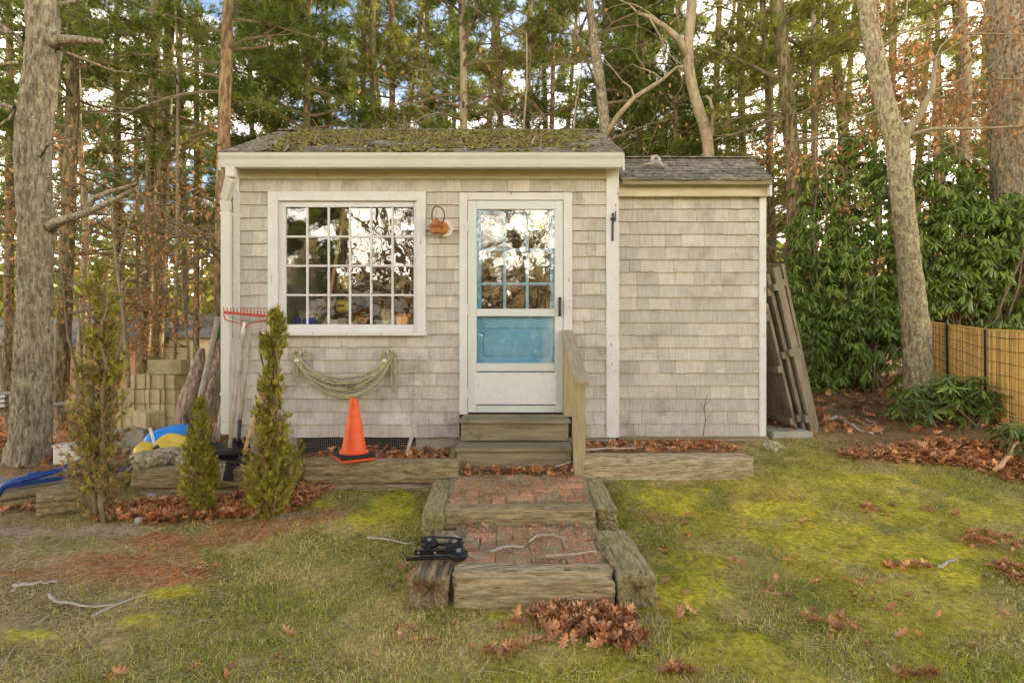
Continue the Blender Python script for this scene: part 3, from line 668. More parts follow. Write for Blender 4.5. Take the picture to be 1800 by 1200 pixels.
for i in range(3):
    for j in range(3):
        MB().box(mc[i] + .01, mc[i+1] - .01, yC + .016, yC + .019, mr_[j] + .01, mr_[j+1] - .01).build('pane', M['doorglass'], bd)
MB().box(X0(815), X0(1000), -.075, -.033, Z0(731), Z0(727), bev=.003).build('threshold', M['step'], shed)

# roofs
def roof(x0, x1, ye, ze, yr, zr, yback, zback, nrow, tabw, name, mossy):
    sl_ = MB(); th = .045
    v = [(x0, ye, ze), (x1, ye, ze), (x1, yr, zr), (x0, yr, zr), (x1, yback, zback), (x0, yback, zback)]
    v2 = [(a, b, c - th) for a, b, c in v]
    sl_.add(v + v2, [(0, 1, 2, 3), (3, 2, 4, 5), (7, 6, 9, 8), (9, 11, 10, 8), (0, 6, 7, 1), (5, 4, 10, 11), (0, 3, 9, 6), (3, 5, 11, 9), (1, 7, 8, 2), (2, 8, 10, 4)])
    deck = sl_.build(name, M['step'], shed)
    dy, dz = yr - ye, zr - ze; Ls = math.hypot(dy, dz); uy, uz = dy / Ls, dz / Ls; ny_, nz_ = -uz, uy
    ex = Ls / nrow; items = []
    for r_ in range(nrow):
        x = x0 - .012 - random.uniform(0, .5) * tabw
        while x < x1:
            w = tabw * random.uniform(.75, 1.3)
            a, b = max(x, x0 - .015), min(x + w, x1 + .015)
            if b - a > .02: items.append((r_, a, b))
            x += w
    random.shuffle(items); cnt = 0; rest = MB()
    for r_, a, b in items:
        s0_ = r_ * ex - .012 + random.uniform(-.006, .004); s1_ = (r_ + 1) * ex + .01
        lift = .010 + random.uniform(0, .006)
        if mossy and random.random() < .15: lift += .008
        g = .002
        def pt(xx, s, nn): return (xx, ye + uy * s + ny_ * nn, ze + uz * s + nz_ * nn)
        j = random.uniform(-.003, .003)
        v = [pt(a + g, s0_, lift), pt(b - g, s0_ + j, lift + random.uniform(-.002, .003)), pt(b - g, s1_, .003), pt(a + g, s1_, .003), pt(a + g, s0_, .0005), pt(b - g, s0_ + j, .0005), pt(b - g, s1_, .0004), pt(a + g, s1_, .0004)]
        f = [(0, 1, 2, 3), (4, 7, 6, 5), (0, 4, 5, 1), (1, 5, 6, 2), (2, 6, 7, 3), (3, 7, 4, 0)]
        t_ = random.random()
        if cnt < 150: MB().add(v, f, t_).build('roof_shingle', M['asphalt'], deck); cnt += 1
        else: rest.add(v, f, t_)
    if rest.v: rest.build('roof_shingle_rows', M['asphalt'], deck, kind='stuff')
    return deck, (uy, uz, ny_, nz_, Ls)
RX0, RX1 = -2.685, 1.015
RYE = -.18; RZE = Z0(270, 4.95); RYR = 6.23 - SY; RZR = Z0(232, 6.23)
deck, rr = roof(RX0, RX1, RYE, RZE, RYR, RZR, 2 * RYR - RYE, RZE, 10, .155, 'roof', True)
# ridge cap
MB().box(RX0, RX1, RYR - .05, RYR + .05, RZR + .004, RZR + .016, bev=.003).build('ridge_cap', M['asphalt'], deck)
deck2, rr2 = roof(1.045, 2.455, 5.10 - SY, Z0(316, 5.10), 5.54 - SY, Z0(279.5, 5.54), .98, Z0(316, 5.10), 8, .19, 'wing_roof', False)
MB().box(1.045, 2.455, 5.54 - SY - .04, 5.54 - SY + .04, Z0(279.5, 5.54) + .004, Z0(279.5, 5.54) + .016, bev=.003).build('ridge_cap', M['asphalt'], deck2)
MB().box(1.016, 2.462, WY - .075, WY - .035, Z0(346, 5.2), Z0(320, 5.17), bev=.003).build('wing_fascia', M['frieze'], shed)
MB().box(1.016, 2.466, WY - .088, WY - .0355, Z0(320, 5.17) + .001, Z0(317, 5.15), bev=.001).build('wing_drip_board', M['white'], shed)
MB().box(1.016, 2.462, WY - .034, WY + .09, Z0(344, 5.2), Z0(344, 5.2) + .015).build('wing_soffit', M['white'], shed)
# rake boards
def rake(x, ye, ze, yr, zr, nm='rake_board'):
    MB().add([(x, ye, ze - .05), (x, yr, zr - .05), (x, yr, zr - .16), (x, ye, ze - .15), (x + .02, ye, ze - .05), (x + .02, yr, zr - .05), (x + .02, yr, zr - .16), (x + .02, ye, ze - .15)],
             [(0, 1, 2, 3), (4, 7, 6, 5), (0, 4, 5, 1), (3, 2, 6, 7), (0, 3, 7, 4), (1, 5, 6, 2)]).build(nm, M['worn'], shed)
rake(1.015, RYE + .01, RZE, RYR, RZR); rake(-2.695, RYE + .01, RZE, RYR, RZR); rake(2.440, 5.10 - SY + .01, Z0(316, 5.1) , 5.54 - SY, Z0(279.5, 5.54))
# roof moss: little cushions
uy, uz, ny_, nz_, Ls = rr
n = 34000; mxx = rng.uniform(RX0 + .1, RX1 - .12, n); ms_ = rng.random(n) ** .8 * Ls
dens = fbm(mxx * 3.0, ms_ * 6, 0, 91) + .34 * (ms_ / Ls) - .07 - .35 * sstep(-2.3, -2.6, mxx) - .3 * sstep(.6, .95, mxx)
keep = dens > .52; mxx, ms_ = mxx[keep], ms_[keep]; n = len(mxx)
cush = np.array([(0, 0, 1), (1, 0, 0), (.5, .87, 0), (-.5, .87, 0), (-1, 0, 0), (-.5, -.87, 0), (.5, -.87, 0)]) * np.array((.016, .016, .016))
cf = np.array([(0, i, i % 6 + 1) for i in range(1, 7)])
hgt = .004 + .012 * vnoise(mxx * 7, ms_ * 14, 0, 5)
pos = np.stack([mxx, RYE + uy * ms_ + ny_ * hgt, RZE + uz * ms_ + nz_ * hgt], 1)
o = scatter('roof_moss', cush, cf, pos, rotm(rng.uniform(0, 6, n), rng.normal(0, .2, n), rng.normal(.4, .2, n)), .5 + 1.0 * rng.random(n) ** 2, M['moss'], tone=rng.random(n), parent=deck, smooth=True); o['kind'] = 'stuff'
n = 700; mxx = rng.uniform(RX0 + .2, RX1 - .1, n); ms_ = rng.random(n) * Ls
pos = np.stack([mxx, RYE + uy * ms_ + ny_ * .02, RZE + uz * ms_ + nz_ * .02], 1)
o = scatter('roof_debris', nb * np.array((3, 1.3, 1)), nf, pos, rotm(rng.uniform(0, 6.28, n), rng.normal(0, .1, n), rng.normal(.3, .2, n)), .6 + 1.2 * rng.random(n), M['stick'], parent=deck); o['kind'] = 'stuff'
# iron hook on corner board
mb = MB().beam((X0(1075.5), -.036, Z0(425)), (X0(1076), -.042, Z0(376)), .018, .012, up=(0, 1, 0), bev=.002).beam((X0(1079), -.05, Z0(392)), (X0(1080), -.055, Z0(374)), .01, .01, up=(0, 1, 0)).box(X0(1072), X0(1081), -.06, -.031, Z0(388), Z0(385))
mb.build('iron_bracket', M['blackmetal'], None, label='thin black iron bracket fixed high on the white corner board right of the door', cat='bracket')
MB().box(WL - .085, WL - .002, .2, .42, Z0(560, 5.4), Z0(506, 5.4), bev=.006).build('meter_box', M['meter'], None, label='pale grey utility box on the left side of the shed', cat='utility box')

# steps
steps = empty('wooden_steps', (.02, -.35, .42), 'two weathered wooden steps up to the white storm door', 'steps')
TX0, TX1 = X0(806, 4.85), X0(1003, 4.85)
MB().box(TX0, TX1, -.30, -.076, .765, .797, bev=.006).build('tread', M['step'], steps)
MB().box(TX0 + .002, TX1 - .002, -.0745, -.034, .765, .796, bev=.004).build('tread', M['step'], steps)
MB().box(TX0 + .02, TX1 - .02, -.27, -.245, .605, .764, bev=.004).build('riser', M['step'], steps)
for i, (ya, yb) in enumerate([(-.60, -.452), (-.448, -.30)]): MB().box(X0(800, 4.55), X0(1006, 4.55), ya, yb, .572, .604, bev=.006).build('tread', M['step'], steps)
MB().box(X0(804, 4.6), X0(1003, 4.6), -.57, -.545, .38, .571, bev=.004).build('riser', M['step'], steps)
for xx in (TX0 + .03, TX1 - .07): MB().box(xx, xx + .04, -.54, -.04, .36, .57).box(xx, xx + .04, -.24, -.03, .57, .764).build('stringer', M['step'], steps)
hr = empty('handrail', (.55, -.4, .4), 'weathered wooden handrail on the right of the steps', 'handrail')
px_ = X0(1018, 4.45)
MB().box(px_ - .047, px_ + .047, -.725, -.635, .36, 1.235, bev=.006).build('post', M['post'], hr)
MB().box(X0(991, 5.08), X0(1006, 5.08), -.12, -.036, .80, 1.555, bev=.005).build('post', M['post'], hr)
MB().beam((.515, -.035, Z0(583, 5.08)), (.55, -.90, 1.165), .105, .042, bev=.005).build('handrail_board', M['rail'], hr)

# ------------------------------------------------------------------ timbers
def timber(a, b, w, h, m, label, seed, rough=.012, round_=.02, group='old landscape timbers', rot=0, hollow=0):
    """a, b: centres of the top edge line ends; the timber hangs h below"""
    a = Vector(a); b = Vector(b); Ln = (b - a).length; x = (b - a).normalized(); y = Vector((0, 0, 1)).cross(x).normalized(); z = x.cross(y)
    per = []                                   # rounded rectangle
    ns = 9
    cs = [(w/2, 0), (w/2, -h), (-w/2, -h), (-w/2, 0)]
    for i in range(4):
        p, q = cs[i], cs[(i+1) % 4]
        for k in range(ns): per.append((p[0] + (q[0]-p[0]) * k / ns, p[1] + (q[1]-p[1]) * k / ns))
    per = np.array(per); c0 = np.array((0, -h/2)); d = per - c0
    # rounding of corners
    rr_ = np.abs(d / np.array((w/2, h/2))); corner = np.clip((rr_.min(1) - .72) / .28, 0, 1)[:, None]
    per = c0 + d * (1 - corner * round_ / min(w, h) * 1.2)
    m_ = max(14, int(Ln / .022)); K_ = len(per); ts = np.linspace(0, 1, m_); V = []
    for i, t_ in enumerate(ts):
        s_ = t_ * Ln; ends = min(s_, Ln - s_); e = 1 - .09 * max(0, 1 - ends / .02) 
        k = np.arange(K_)
        ang = k * 1.0
        g = (vnoise(ang * 1.37, np.full(K_, s_ * 1.6), seed, seed) - .5) * 1.5 + (vnoise(ang * .5, np.full(K_, s_ * 5), seed + 3, seed) - .5) * .8 + (fbm(ang * 1.9, np.full(K_, s_ * 22), seed, seed + 5, 2) - .5) * .7
        g = np.where(vnoise(ang * 2.1, np.full(K_, s_ * .8), seed + 9, seed) > .84, g - 1.6, g)
        q = c0 + (per - c0) * e
        nrm = (q - c0) / np.linalg.norm(q - c0, axis=1)[:, None]
        q = q + nrm * (g * rough)[:, None]
        for u_, v_ in q: V.append(a + x * (s_ + .008 * math.sin(u_ * 90 + seed)) + y * u_ + z * v_)
    V = np.array([tuple(p) for p in V]); Fq = []
    for i in range(m_ - 1):
        for k in range(K_): Fq.append((i*K_ + k, i*K_ + (k+1) % K_, (i+1)*K_ + (k+1) % K_, (i+1)*K_ + k))
    mb = MB(); mb.add(V, Fq)
    for e_, i in ((0, 0), (1, m_ - 1)):        # end grain: inner ring pushed in
        ring = V[i*K_:(i+1)*K_]; c = ring.mean(0); n0 = len(mb.v); dirn = np.array(x) * (-1 if e_ == 0 else 1)
        inner = c + (ring - c) * .55 + np.outer((vnoise(np.arange(K_) * .8, np.full(K_, seed * 1.3)) - .6) * .02, dirn)
        in2 = c + (ring - c) * .16 - dirn * .012 * (1 + 3 * hollow)
        mb.v += [tuple(p) for p in inner] + [tuple(p) for p in in2] + [tuple(c - dirn * (.01 + hollow * .06))]; mb.t += [.5] * (2 * K_ + 1)
        for k in range(K_):
            k2 = (k+1) % K_
            mb.f += [(i*K_ + k, i*K_ + k2, n0 + k2, n0 + k), (n0 + k, n0 + k2, n0 + K_ + k2, n0 + K_ + k), (n0 + K_ + k, n0 + K_ + k2, n0 + 2*K_)]
    o = mb.build('landscape_timber', M[m], None, label=label, cat='timber', group=group)
    return o
timber((-.300, -2.30, .318), (.518, -2.30, .318), .17, .20, 'tie_x', 'pale deeply grained timber forming the lowest front step of the brick path', 3, .009, .035)
timber((.64, -2.385, .318), (.625, -1.72, .318), .21, .21, 'tie_y', 'thick mossy timber edging the right of the lower brick landing, a hole in its end', 4, .006, .02, hollow=.8)
timber((-.420, -2.385, .318), (-.395, -1.74, .318), .205, .19, 'tie_end', 'rotten split timber with a hollow end, left of the lower brick landing', 5, .016, .045, hollow=1)
timber((-.455, -1.50, .392), (.55, -1.50, .397), .15, .15, 'tie_x2', 'middle step timber across the brick path between the two landings', 6, .005, .012)
timber((.635, -1.54, .392), (.655, -.80, .402), .14, .075, 'tie_y', 'upper of two stacked boards edging the right of the upper brick landing', 7, .004, .01)
timber((.635, -1.55, .313), (.655, -.80, .323), .14, .12, 'tie_y', 'lower of two stacked boards edging the right of the upper brick landing', 8, .004, .01)
timber((-.515, -1.63, .387), (-.555, -.80, .40), .145, .16, 'tie_y', 'short grey timber edging the left of the upper brick landing', 9, .005, .015)
timber((-1.70, -.64, .525), (-.44, -.64, .52), .18, .185, 'tie_x2', 'long brown retaining timber under the orange traffic cone', 10, .009, .02)
timber((-1.75, -.66, .335), (-.62, -.66, .335), .20, .14, 'tie_x2', 'half buried timber directly below the one carrying the cone', 11, .009, .02)
timber((-.475, -.53, .53), (-.49, -.03, .54), .15, .17, 'tie_y', 'short mossy timber running back to the wall left of the steps', 12, .009, .03)
timber((.58, -.64, .565), (1.975, -.64, .56), .18, .24, 'tie_x', 'long pale cracked timber in the ground right of the steps', 13, .010, .03)
timber((-3.02, -.78, .50), (-1.79, -.72, .50), .18, .17, 'tie_x2', 'upper retaining timber carrying the flat stones behind the evergreens', 14, .008, .02)
timber((-2.95, -.80, .325), (-1.80, -.74, .325), .20, .16, 'tie_x2', 'lower sunken timber below the flat stones behind the evergreens', 15, .008, .02)
timber((X0(92, 4.0), 4.0 - SY - .1, .425), (X0(152, 4.0), 4.0 - SY, .425), .2, .16, 'tie_x2', 'short dark block of wood propping the blue steel frame', 16, .012, .03)

# brick path
def bricks(name, x0, x1, y0, y1, z0, z1, label, seed):
    root = bpy.data.objects.new(name, None); place(root, None, ((x0 + x1) / 2, (y0 + y1) / 2, min(z0, z1))); root['kind'] = 'structure'
    random.seed(seed); u = .098; n_ = 0
    meshes = []
    for t_ in (0, .25, .5, .75, 1): meshes.append(MB().box(-.095, .095, -.0455, .0455, -.05, 0, t_, bev=.005).mesh('brick', M['brick']))
    ny2 = int((y1 - y0) / u); nx2 = int((x1 - x0) / u)
    occ = set()
    for j in range(ny2 + 1):
        for i in range(nx2 + 1):
            if (i, j) in occ: continue
            bi, bj = i // 2, j // 2
            horiz = (bi + bj) % 2 == 0
            if horiz: cells = [(i, j), (i + 1, j)]; rz = 0
            else: cells = [(i, j), (i, j + 1)]; rz = math.pi / 2
            if any(c in occ for c in cells): continue
            cx = x0 + u * (sum(c[0] for c in cells) / 2 + .5); cy = y0 + u * (sum(c[1] for c in cells) / 2 + .5)
            hx = .095 if horiz else .046; hy = .046 if horiz else .095
            if cx + hx > x1 + .01 or cy + hy > y1 + .015: continue
            for c in cells: occ.add(c)
            o = bpy.data.objects.new('brick', random.choice(meshes)); t_ = (cy - y0) / (y1 - y0)
            place(o, root, (cx + random.uniform(-.003, .003), cy + random.uniform(-.003, .003), z0 + (z1 - z0) * t_ + random.uniform(-.006, .004)))
            o.rotation_euler = (random.gauss(0, .02), random.gauss(0, .02), rz + random.gauss(0, .02)); n_ += 1
    return root
bricks('upper_brick_landing', -.435, .565, -1.415, -.50, .378, .412, '', 5)
bricks('lower_brick_landing', -.29, .53, -2.205, -1.585, .298, .293, '', 6)
# debris, sand and grass over the bricks
n = 15000; x = rng.uniform(-.43, .56, n); y = rng.uniform(-2.2, -.6, n); up = y > -1.5
k = (fbm(x * 5, y * 5, 0, 15) > .44) & ~((y > -1.6) & (y < -1.42)) & ((y > -1.5) | (np.abs(x - .12) < .42)); x, y, up = x[k], y[k], up[k]; n = len(x)
z = np.where(up, np.interp(y, [-1.4, -.6], [.380, .412]), .299)
o = scatter('path_thatch', nb * np.array((1.1, .6, 1)), nf, np.stack([x, y, z + .001 + rng.random(n) * .008], 1), rotm(rng.uniform(0, 6.28, n), rng.normal(0, .15, n), rng.normal(.1, .25, n)), .3 + .8 * rng.random(n), M['blade'], colr=np.where(rng.random((n, 1)) < .75, np.array((.40, .31, .19)), np.array((.2, .21, .06))) * (.5 + .8 * rng.random((n, 1))), origin=(0, -1.5, .3))
tag(o, 'dead grass and pine needles caught between the path bricks', 'dead grass', kind='stuff')
n = 6500; x = rng.uniform(-.43, .56, n); y = rng.uniform(-2.2, -.6, n)
k = (fbm(x * 6, y * 6, 0, 19) > .40) & ~((y > -1.6) & (y < -1.42)) & ((y > -1.5) | (np.abs(x - .12) < .42)); x, y = x[k], y[k]; n = len(x)
z = np.where(y > -1.5, np.interp(y, [-1.4, -.6], [.380, .412]), .299)
o = scatter('path_grit', cush * .24, cf, np.stack([x, y, z], 1), rotm(rng.uniform(0, 6, n), rng.normal(0, .2, n), rng.normal(0, .2, n)), .4 + 1.0 * rng.random(n), M['blade'], colr=np.array((.50, .35, .22)) * (.5 + .9 * rng.random((n, 1))), origin=(0, -1.5, .3))
tag(o, 'sand and wood crumbs over the path bricks', 'grit', kind='stuff')

# sticks
def stick(pts, r, label, m='stick', name='stick', cat='stick', side=None, seed=0):
    random.seed(seed + 100); P_ = []
    for a, b in zip(pts[:-1], pts[1:]):
        for k in range(4):
            t_ = k / 4; P_.append(tuple(a[i] + (b[i] - a[i]) * t_ + random.gauss(0, r * .35) for i in range(3)))
    P_.append(pts[-1]); n_ = len(P_)
    mb = MB().tube(P_, [r * (1.05 - .6 * i / n_) * random.uniform(.85, 1.15) for i in range(n_)], 7)
    for s_ in (side or []): mb.tube(s_, [r * .6] * (len(s_) - 1) + [r * .25], 5)
    return mb.build(name, M[m], None, label=label, cat=cat, smooth=True)
def gp(px, py, lift=.02): 
    x, y = G(px, py); return (x, y, h1(x, y) + lift)
stick([gp(88, 1052), gp(95, 1064), gp(125, 1066), gp(160, 1074), gp(200, 1070), gp(250, 1052)], .008, 'long pale curved stick on the reddish moss at lower left', seed=1, side=[[gp(160, 1090), gp(205, 1068), gp(225, 1060)]])
stick([gp(22, 1036), gp(60, 1031), gp(100, 1028)], .010, 'short pale stick near the left edge above the long curved one', seed=2, side=[[gp(20, 1046), gp(35, 1032)]])
stick([gp(1650, 1003), gp(1662, 995), gp(1680, 987)][::1], .011, 'bleached short stick on the lawn at far right', seed=3)
zz = .312
stick([P(770, 943, 3.30), P(800, 945, 3.28), P(832, 948, 3.27)], .013, 'pale lichen covered stick crossing the top of the lower left timber', seed=4)
stick([(X0(930, 3.2), -1.93, zz), (X0(945, 3.2), -1.85, zz + .015), (X0(975, 3.2), -1.84, zz + .01), (X0(1000, 3.2), -1.9, zz)], .006, 'thin arched twig on the lower brick landing', seed=5)
stick([(X0(862, 3.1), -2.08, zz), (X0(885, 3.1), -2.02, zz + .01), (X0(920, 3.1), -2.0, zz)], .009, 'short grey stick lying left of centre on the lower brick landing', seed=6)
stick([(X0(962, 2.95), -2.17, zz + .01), (X0(1000, 2.95), -2.13, zz + .01), (X0(1050, 3.0), -2.12, zz + .02)], .007, 'twig lying behind the front timber at its right', seed=7)
stick([gp(645, 950), gp(680, 953), gp(725, 961)], .007, 'thin pale twig on the moss pointing at the black hardware', seed=8)
stick([(X0(1030, 4.6), -.50, .575), (X0(1080, 4.6), -.49, .58), (X0(1120, 4.6), -.47, .578)], .010, 'forked dry twig lying behind the long timber right of the steps', seed=9, side=[[(X0(1108, 4.6), -.475, .578), (X0(1122, 4.6), -.42, .60)]])
stick([gp(1455, 742, .03), gp(1475, 738, .04), gp(1500, 755, .03), gp(1535, 766, .02)], .020, 'thick bare root like branch on the ground between the leaning panels and the rhododendron', seed=10)
stick([gp(1520, 740, .02), gp(1535, 745), gp(1550, 765)], .010, 'thin curved twig right of the thick bare branch', seed=11)
stick([gp(1752, 836, .05), gp(1770, 825, .09), gp(1790, 808, .16)], .020, 'cut tan branch end poking from the rhododendron at the right edge', m='tanhandle', seed=12)
stick([P(975, 820, 4.42), P(990, 815, 4.42), P(1006, 810, 4.44)], .006, 'twig on the leaves against the bottom riser', seed=13)
stick([gp(500, 790, .02), gp(530, 812, .03)], .004, 'thin twig behind the evergreen', seed=14)
# pole leaning on the wall
stick([P(714, 800, 4.75), P(738, 706, 4.93), P(761, 615, 5.09)], .016, 'pale weathered pole leaning on the shingles between cone and steps', name='leaning_pole', cat='pole', seed=15)
# branch on wing roof
a = Vector((1.365, .12, 3.21))
kn = MB().tube([a + Vector(q) for q in ((-.11, .0, .0), (-.05, 0, .012), (.02, 0, .02))], [.008, .012, .02], 7).tube([a + Vector(q) for q in ((.0, 0, .03), (.005, .02, .085), (.05, .04, .10), (.075, .02, .06), (.05, -.02, .03))], [.018, .022, .018, .016, .012], 7).tube([a + Vector(q) for q in ((.03, 0, .04), (.06, -.05, .0), (.085, -.09, -.04))], [.02, .018, .012], 7)
kn.build('fallen_branch', M['stick'], None, label='short gnarled bit of dead wood lying on the lower wing roof', cat='branch', smooth=True)

# ------------------------------------------------------------------ things by the wall
def Rz(a): return Matrix.Rotation(a, 4, 'Z')
cone = empty('traffic_cone', (X0(624, 4.5), 4.47 - SY, .53), 'bright orange traffic cone standing on a black rubber base', 'traffic cone')
cx, cy, cz = X0(624, 4.5), 4.47 - SY, .53
Mx = Matrix.Translation((cx, cy, cz)) @ Rz(R(33))
def sq_base(z0, z1, s_, m, par, nm):
    mb = MB(); mb.box(-s_, s_, -s_, s_, z0, z1, .5, Mx, bev=.012); return mb.build(nm, M[m], par)
under = empty('traffic_cone', (cx, cy, cz - .001), 'second traffic cone nested under the first, only its orange base showing', 'traffic cone')
sq_base(0, .020, .140, 'orange', under, 'base_plate'); 
sq_base(.0215, .052, .143, 'blackrub', cone, 'base')
MB().lathe((cx, cy, cz + .0525), [(.118, 0), (.118, .010), (.104, .016), (.098, .03), (.032, .43), (.030, .447), (.026, .452), (.022, .45)], 36).build('cone_body', M['orange'], cone, smooth=True)

# rope
rope = empty('rope_coil', (X0(610), -.05, Z0(700)), 'loops of thick greenish rope slung between two hooks under the window', 'rope')
random.seed(8)
def strand(p0, p1, sag, depth, asym=0, n_=26):
    pts = []
    for i in range(n_ + 1):
        t_ = i / n_; s_ = 4 * t_ * (1 - t_)
        s_ = s_ ** .72
        pts.append(Vector((p0[0] + (p1[0] - p0[0]) * t_ + asym * math.sin(t_ * 6.28) * .03, depth - .02 * s_ + random.gauss(0, .003), p0[1] + (p1[1] - p0[1]) * t_ - sag * s_ + random.gauss(0, .003))))
    return pts
rp = MB(); hxa, hxb, hz = X0(530), X0(686), Z0(622)
def twist(pts, r):                             # two strand lay
    for ph in (0, math.pi):
        q = []
        fine = []
        for i in range(len(pts) - 1):
            for k in range(3): fine.append(pts[i].lerp(pts[i+1], k / 3))
        fine.append(pts[-1]); Lc = 0
        for i, p in enumerate(fine):
            t_ = (fine[min(i+1, len(fine)-1)] - fine[max(i-1, 0)]).normalized(); u = t_.cross(Vector((0, 1, 0))).normalized(); w = t_.cross(u)
            if i: Lc += (p - fine[i-1]).length
            a = Lc * 95 + ph; q.append(p + (u * math.cos(a) + w * math.sin(a)) * r * .55)
        rp.tube(q, r * .62, 5)
for i, sg in enumerate([.24, .255, .27, .34, .36, .385, .40, .425, .29]):
    e = random.uniform(-.03, .02); twist(strand((hxa - .03 + e, hz + random.uniform(-.02, .03)), (hxb + .02 + random.uniform(-.02, .03), hz + random.uniform(-.02, .03)), sg, -.045 - .006 * (i % 4), random.uniform(-1, 1)), .0105)
for x_, zl, dx_ in ((X0(522), .36, -.005), (X0(527), .30, .0), (X0(693), .38, .03), (X0(690), .33, .0), (X0(695), .30, .02)):
    b_ = Vector((x_, -.05, hz + .02)); twist([b_ + Vector((dx_ * t_ + random.gauss(0, .003), random.gauss(0, .003), -zl * t_)) for t_ in [i / 14 for i in range(15)]], .0105)
for x_ in (hxa, hxb):
    for r_ in (.05, .065, .055):
        twist([Vector((x_ + r_ * math.cos(t_), -.055 + random.gauss(0, .006), hz - .01 + .8 * r_ * math.sin(t_))) for t_ in [i * 6.28 / 16 for i in range(13)]], .0105)
rp.build('rope_loops', M['rope'], rope, smooth=True, kind='stuff')
MB().tube([(X0(622) - .04, -.085, Z0(681)), (X0(622), -.09, Z0(680) + .01), (X0(622) + .04, -.085, Z0(677))], .007, 6).tube([(X0(622) - .02, -.085, Z0(676)), (X0(622) + .02, -.09, Z0(683))], .006, 6).build('rope_tie', M['rustdark'], rope)
for x_, s_ in ((X0(534), 'left'), (X0(685), 'right')):
    MB().box(x_ - .016, x_ + .016, -.028, -.018, Z0(622), Z0(612), bev=.002).tube([(x_, -.025, Z0(619)), (x_, -.09, Z0(621)), (x_, -.10, Z0(616))], .006, 6).box(x_ - .05 if s_ == 'left' else x_ - .045, x_ - .01, -.10, -.086, Z0(635), Z0(630)).build('rope_hook', M['cream'], None, label='small cream hook holding the %s end of the rope' % s_, cat='hook')

# lantern
lx, lz = X0(778), Z0(404)
lan = empty('wall_lantern', (lx, -.03, lz - .08), 'rusty tin lantern with a loop handle on a round cream plate between window and door', 'wall lamp')
RotX = Matrix.Rotation(R(90), 4, 'X')
MB().lathe((lx + .02, -.018, lz), [(.085, 0), (.085, .018), (.07, .024)], 8, M=RotX).build('mounting_plate', M['cream'], lan)
MB().lathe((lx + .005, -.044, lz + .005), [(.060, 0), (.060, .05), (.052, .058)], 24, M=RotX).build('lamp_body', M['rust'], lan)
MB().lathe((lx - .045, -.10, lz - .0), [(.03, -.055), (.048, -.05), (.052, -.012), (.060, -.006), (.074, .012), (.010, .086), (.004, .088)], 20).build('lamp_shade', M['rustshade'], lan)
MB().tube([(lx - .045 + .042 * math.cos(t_) + .035 * (1 if math.cos(t_) > 0 else 0) * max(0, math.cos(t_)), -.10, lz + .11 + .09 * math.sin(t_)) for t_ in [(-1.2 + i * 5.54 / 22) for i in range(23)]], .0065, 6).build('lamp_handle', M['rustdark'], lan)
MB().tube([(lx - .05 + .10 * math.cos(t_), -.10 + .05 * math.sin(t_), lz - .085 - .008 * math.cos(t_)) for t_ in [i * 6.29 / 24 for i in range(25)]], .0025, 5).tube([(lx + .0, -.05, lz - .05), (lx - .0, -.06, lz - .085)], .003, 5).build('wire_ring', M['rustdark'], lan)

# rake
rake_ = empty('garden_rake', (X0(403, 4.8), -.33, .44), 'red bow rake leaning head up on the white corner board', 'rake')
dr = 4.98
hx0_, hx1_ = X0(393, dr), X0(472, dr); hz_ = Z0(552, dr); yr_ = dr - SY
hd = MB().beam((hx0_, yr_, Z0(549, dr)), (hx1_, yr_, Z0(556, dr)), .012, .022, bev=.002)
for i in range(14):
    t_ = i / 13; x_ = hx0_ + .006 + (hx1_ - hx0_ - .012) * t_; z_ = Z0(549 + 7 * t_, dr); hd.tube([(x_, yr_, z_), (x_ - .001, yr_ - .01, z_ + .05)], [.0055, .003], 6)
hd.build('rake_head', M['red'], rake_)
cxr = X0(430, dr)
for sgn, xe in ((-1, hx0_), (1, hx1_)):
    pts = [(xe, yr_, Z0(552, dr)), (xe - sgn * .015, yr_, Z0(562, dr)), (cxr + sgn * .12, yr_, Z0(565, dr)), (cxr + sgn * .035, yr_, Z0(569, dr)), (cxr, yr_, Z0(578, dr))]
    MB().tube(pts, .0055, 7).build('bow', M['red'], rake_, smooth=True)
MB().tube([P(430, 566, dr), P(426, 590, dr)], [.012, .017], 12).build('ferrule', M['cream'], rake_, smooth=True)
MB().tube([P(426, 590, dr - .01), P(415, 690, 4.88), P(402, 798, 4.72)], [.0145, .016, .016], 12).build('handle', M['greyhandle'], rake_, smooth=True)
sh1 = empty('garden_shovel', P(424, 800, 4.75), 'shovel with a pale handle and black blade standing behind the rake handle', 'shovel')
MB().tube([P(440, 575, 5.07), P(431, 660, 5.0), P(421, 745, 4.9)], [.018, .018, .018], 12).build('handle', M['greyhandle'], sh1, smooth=True)
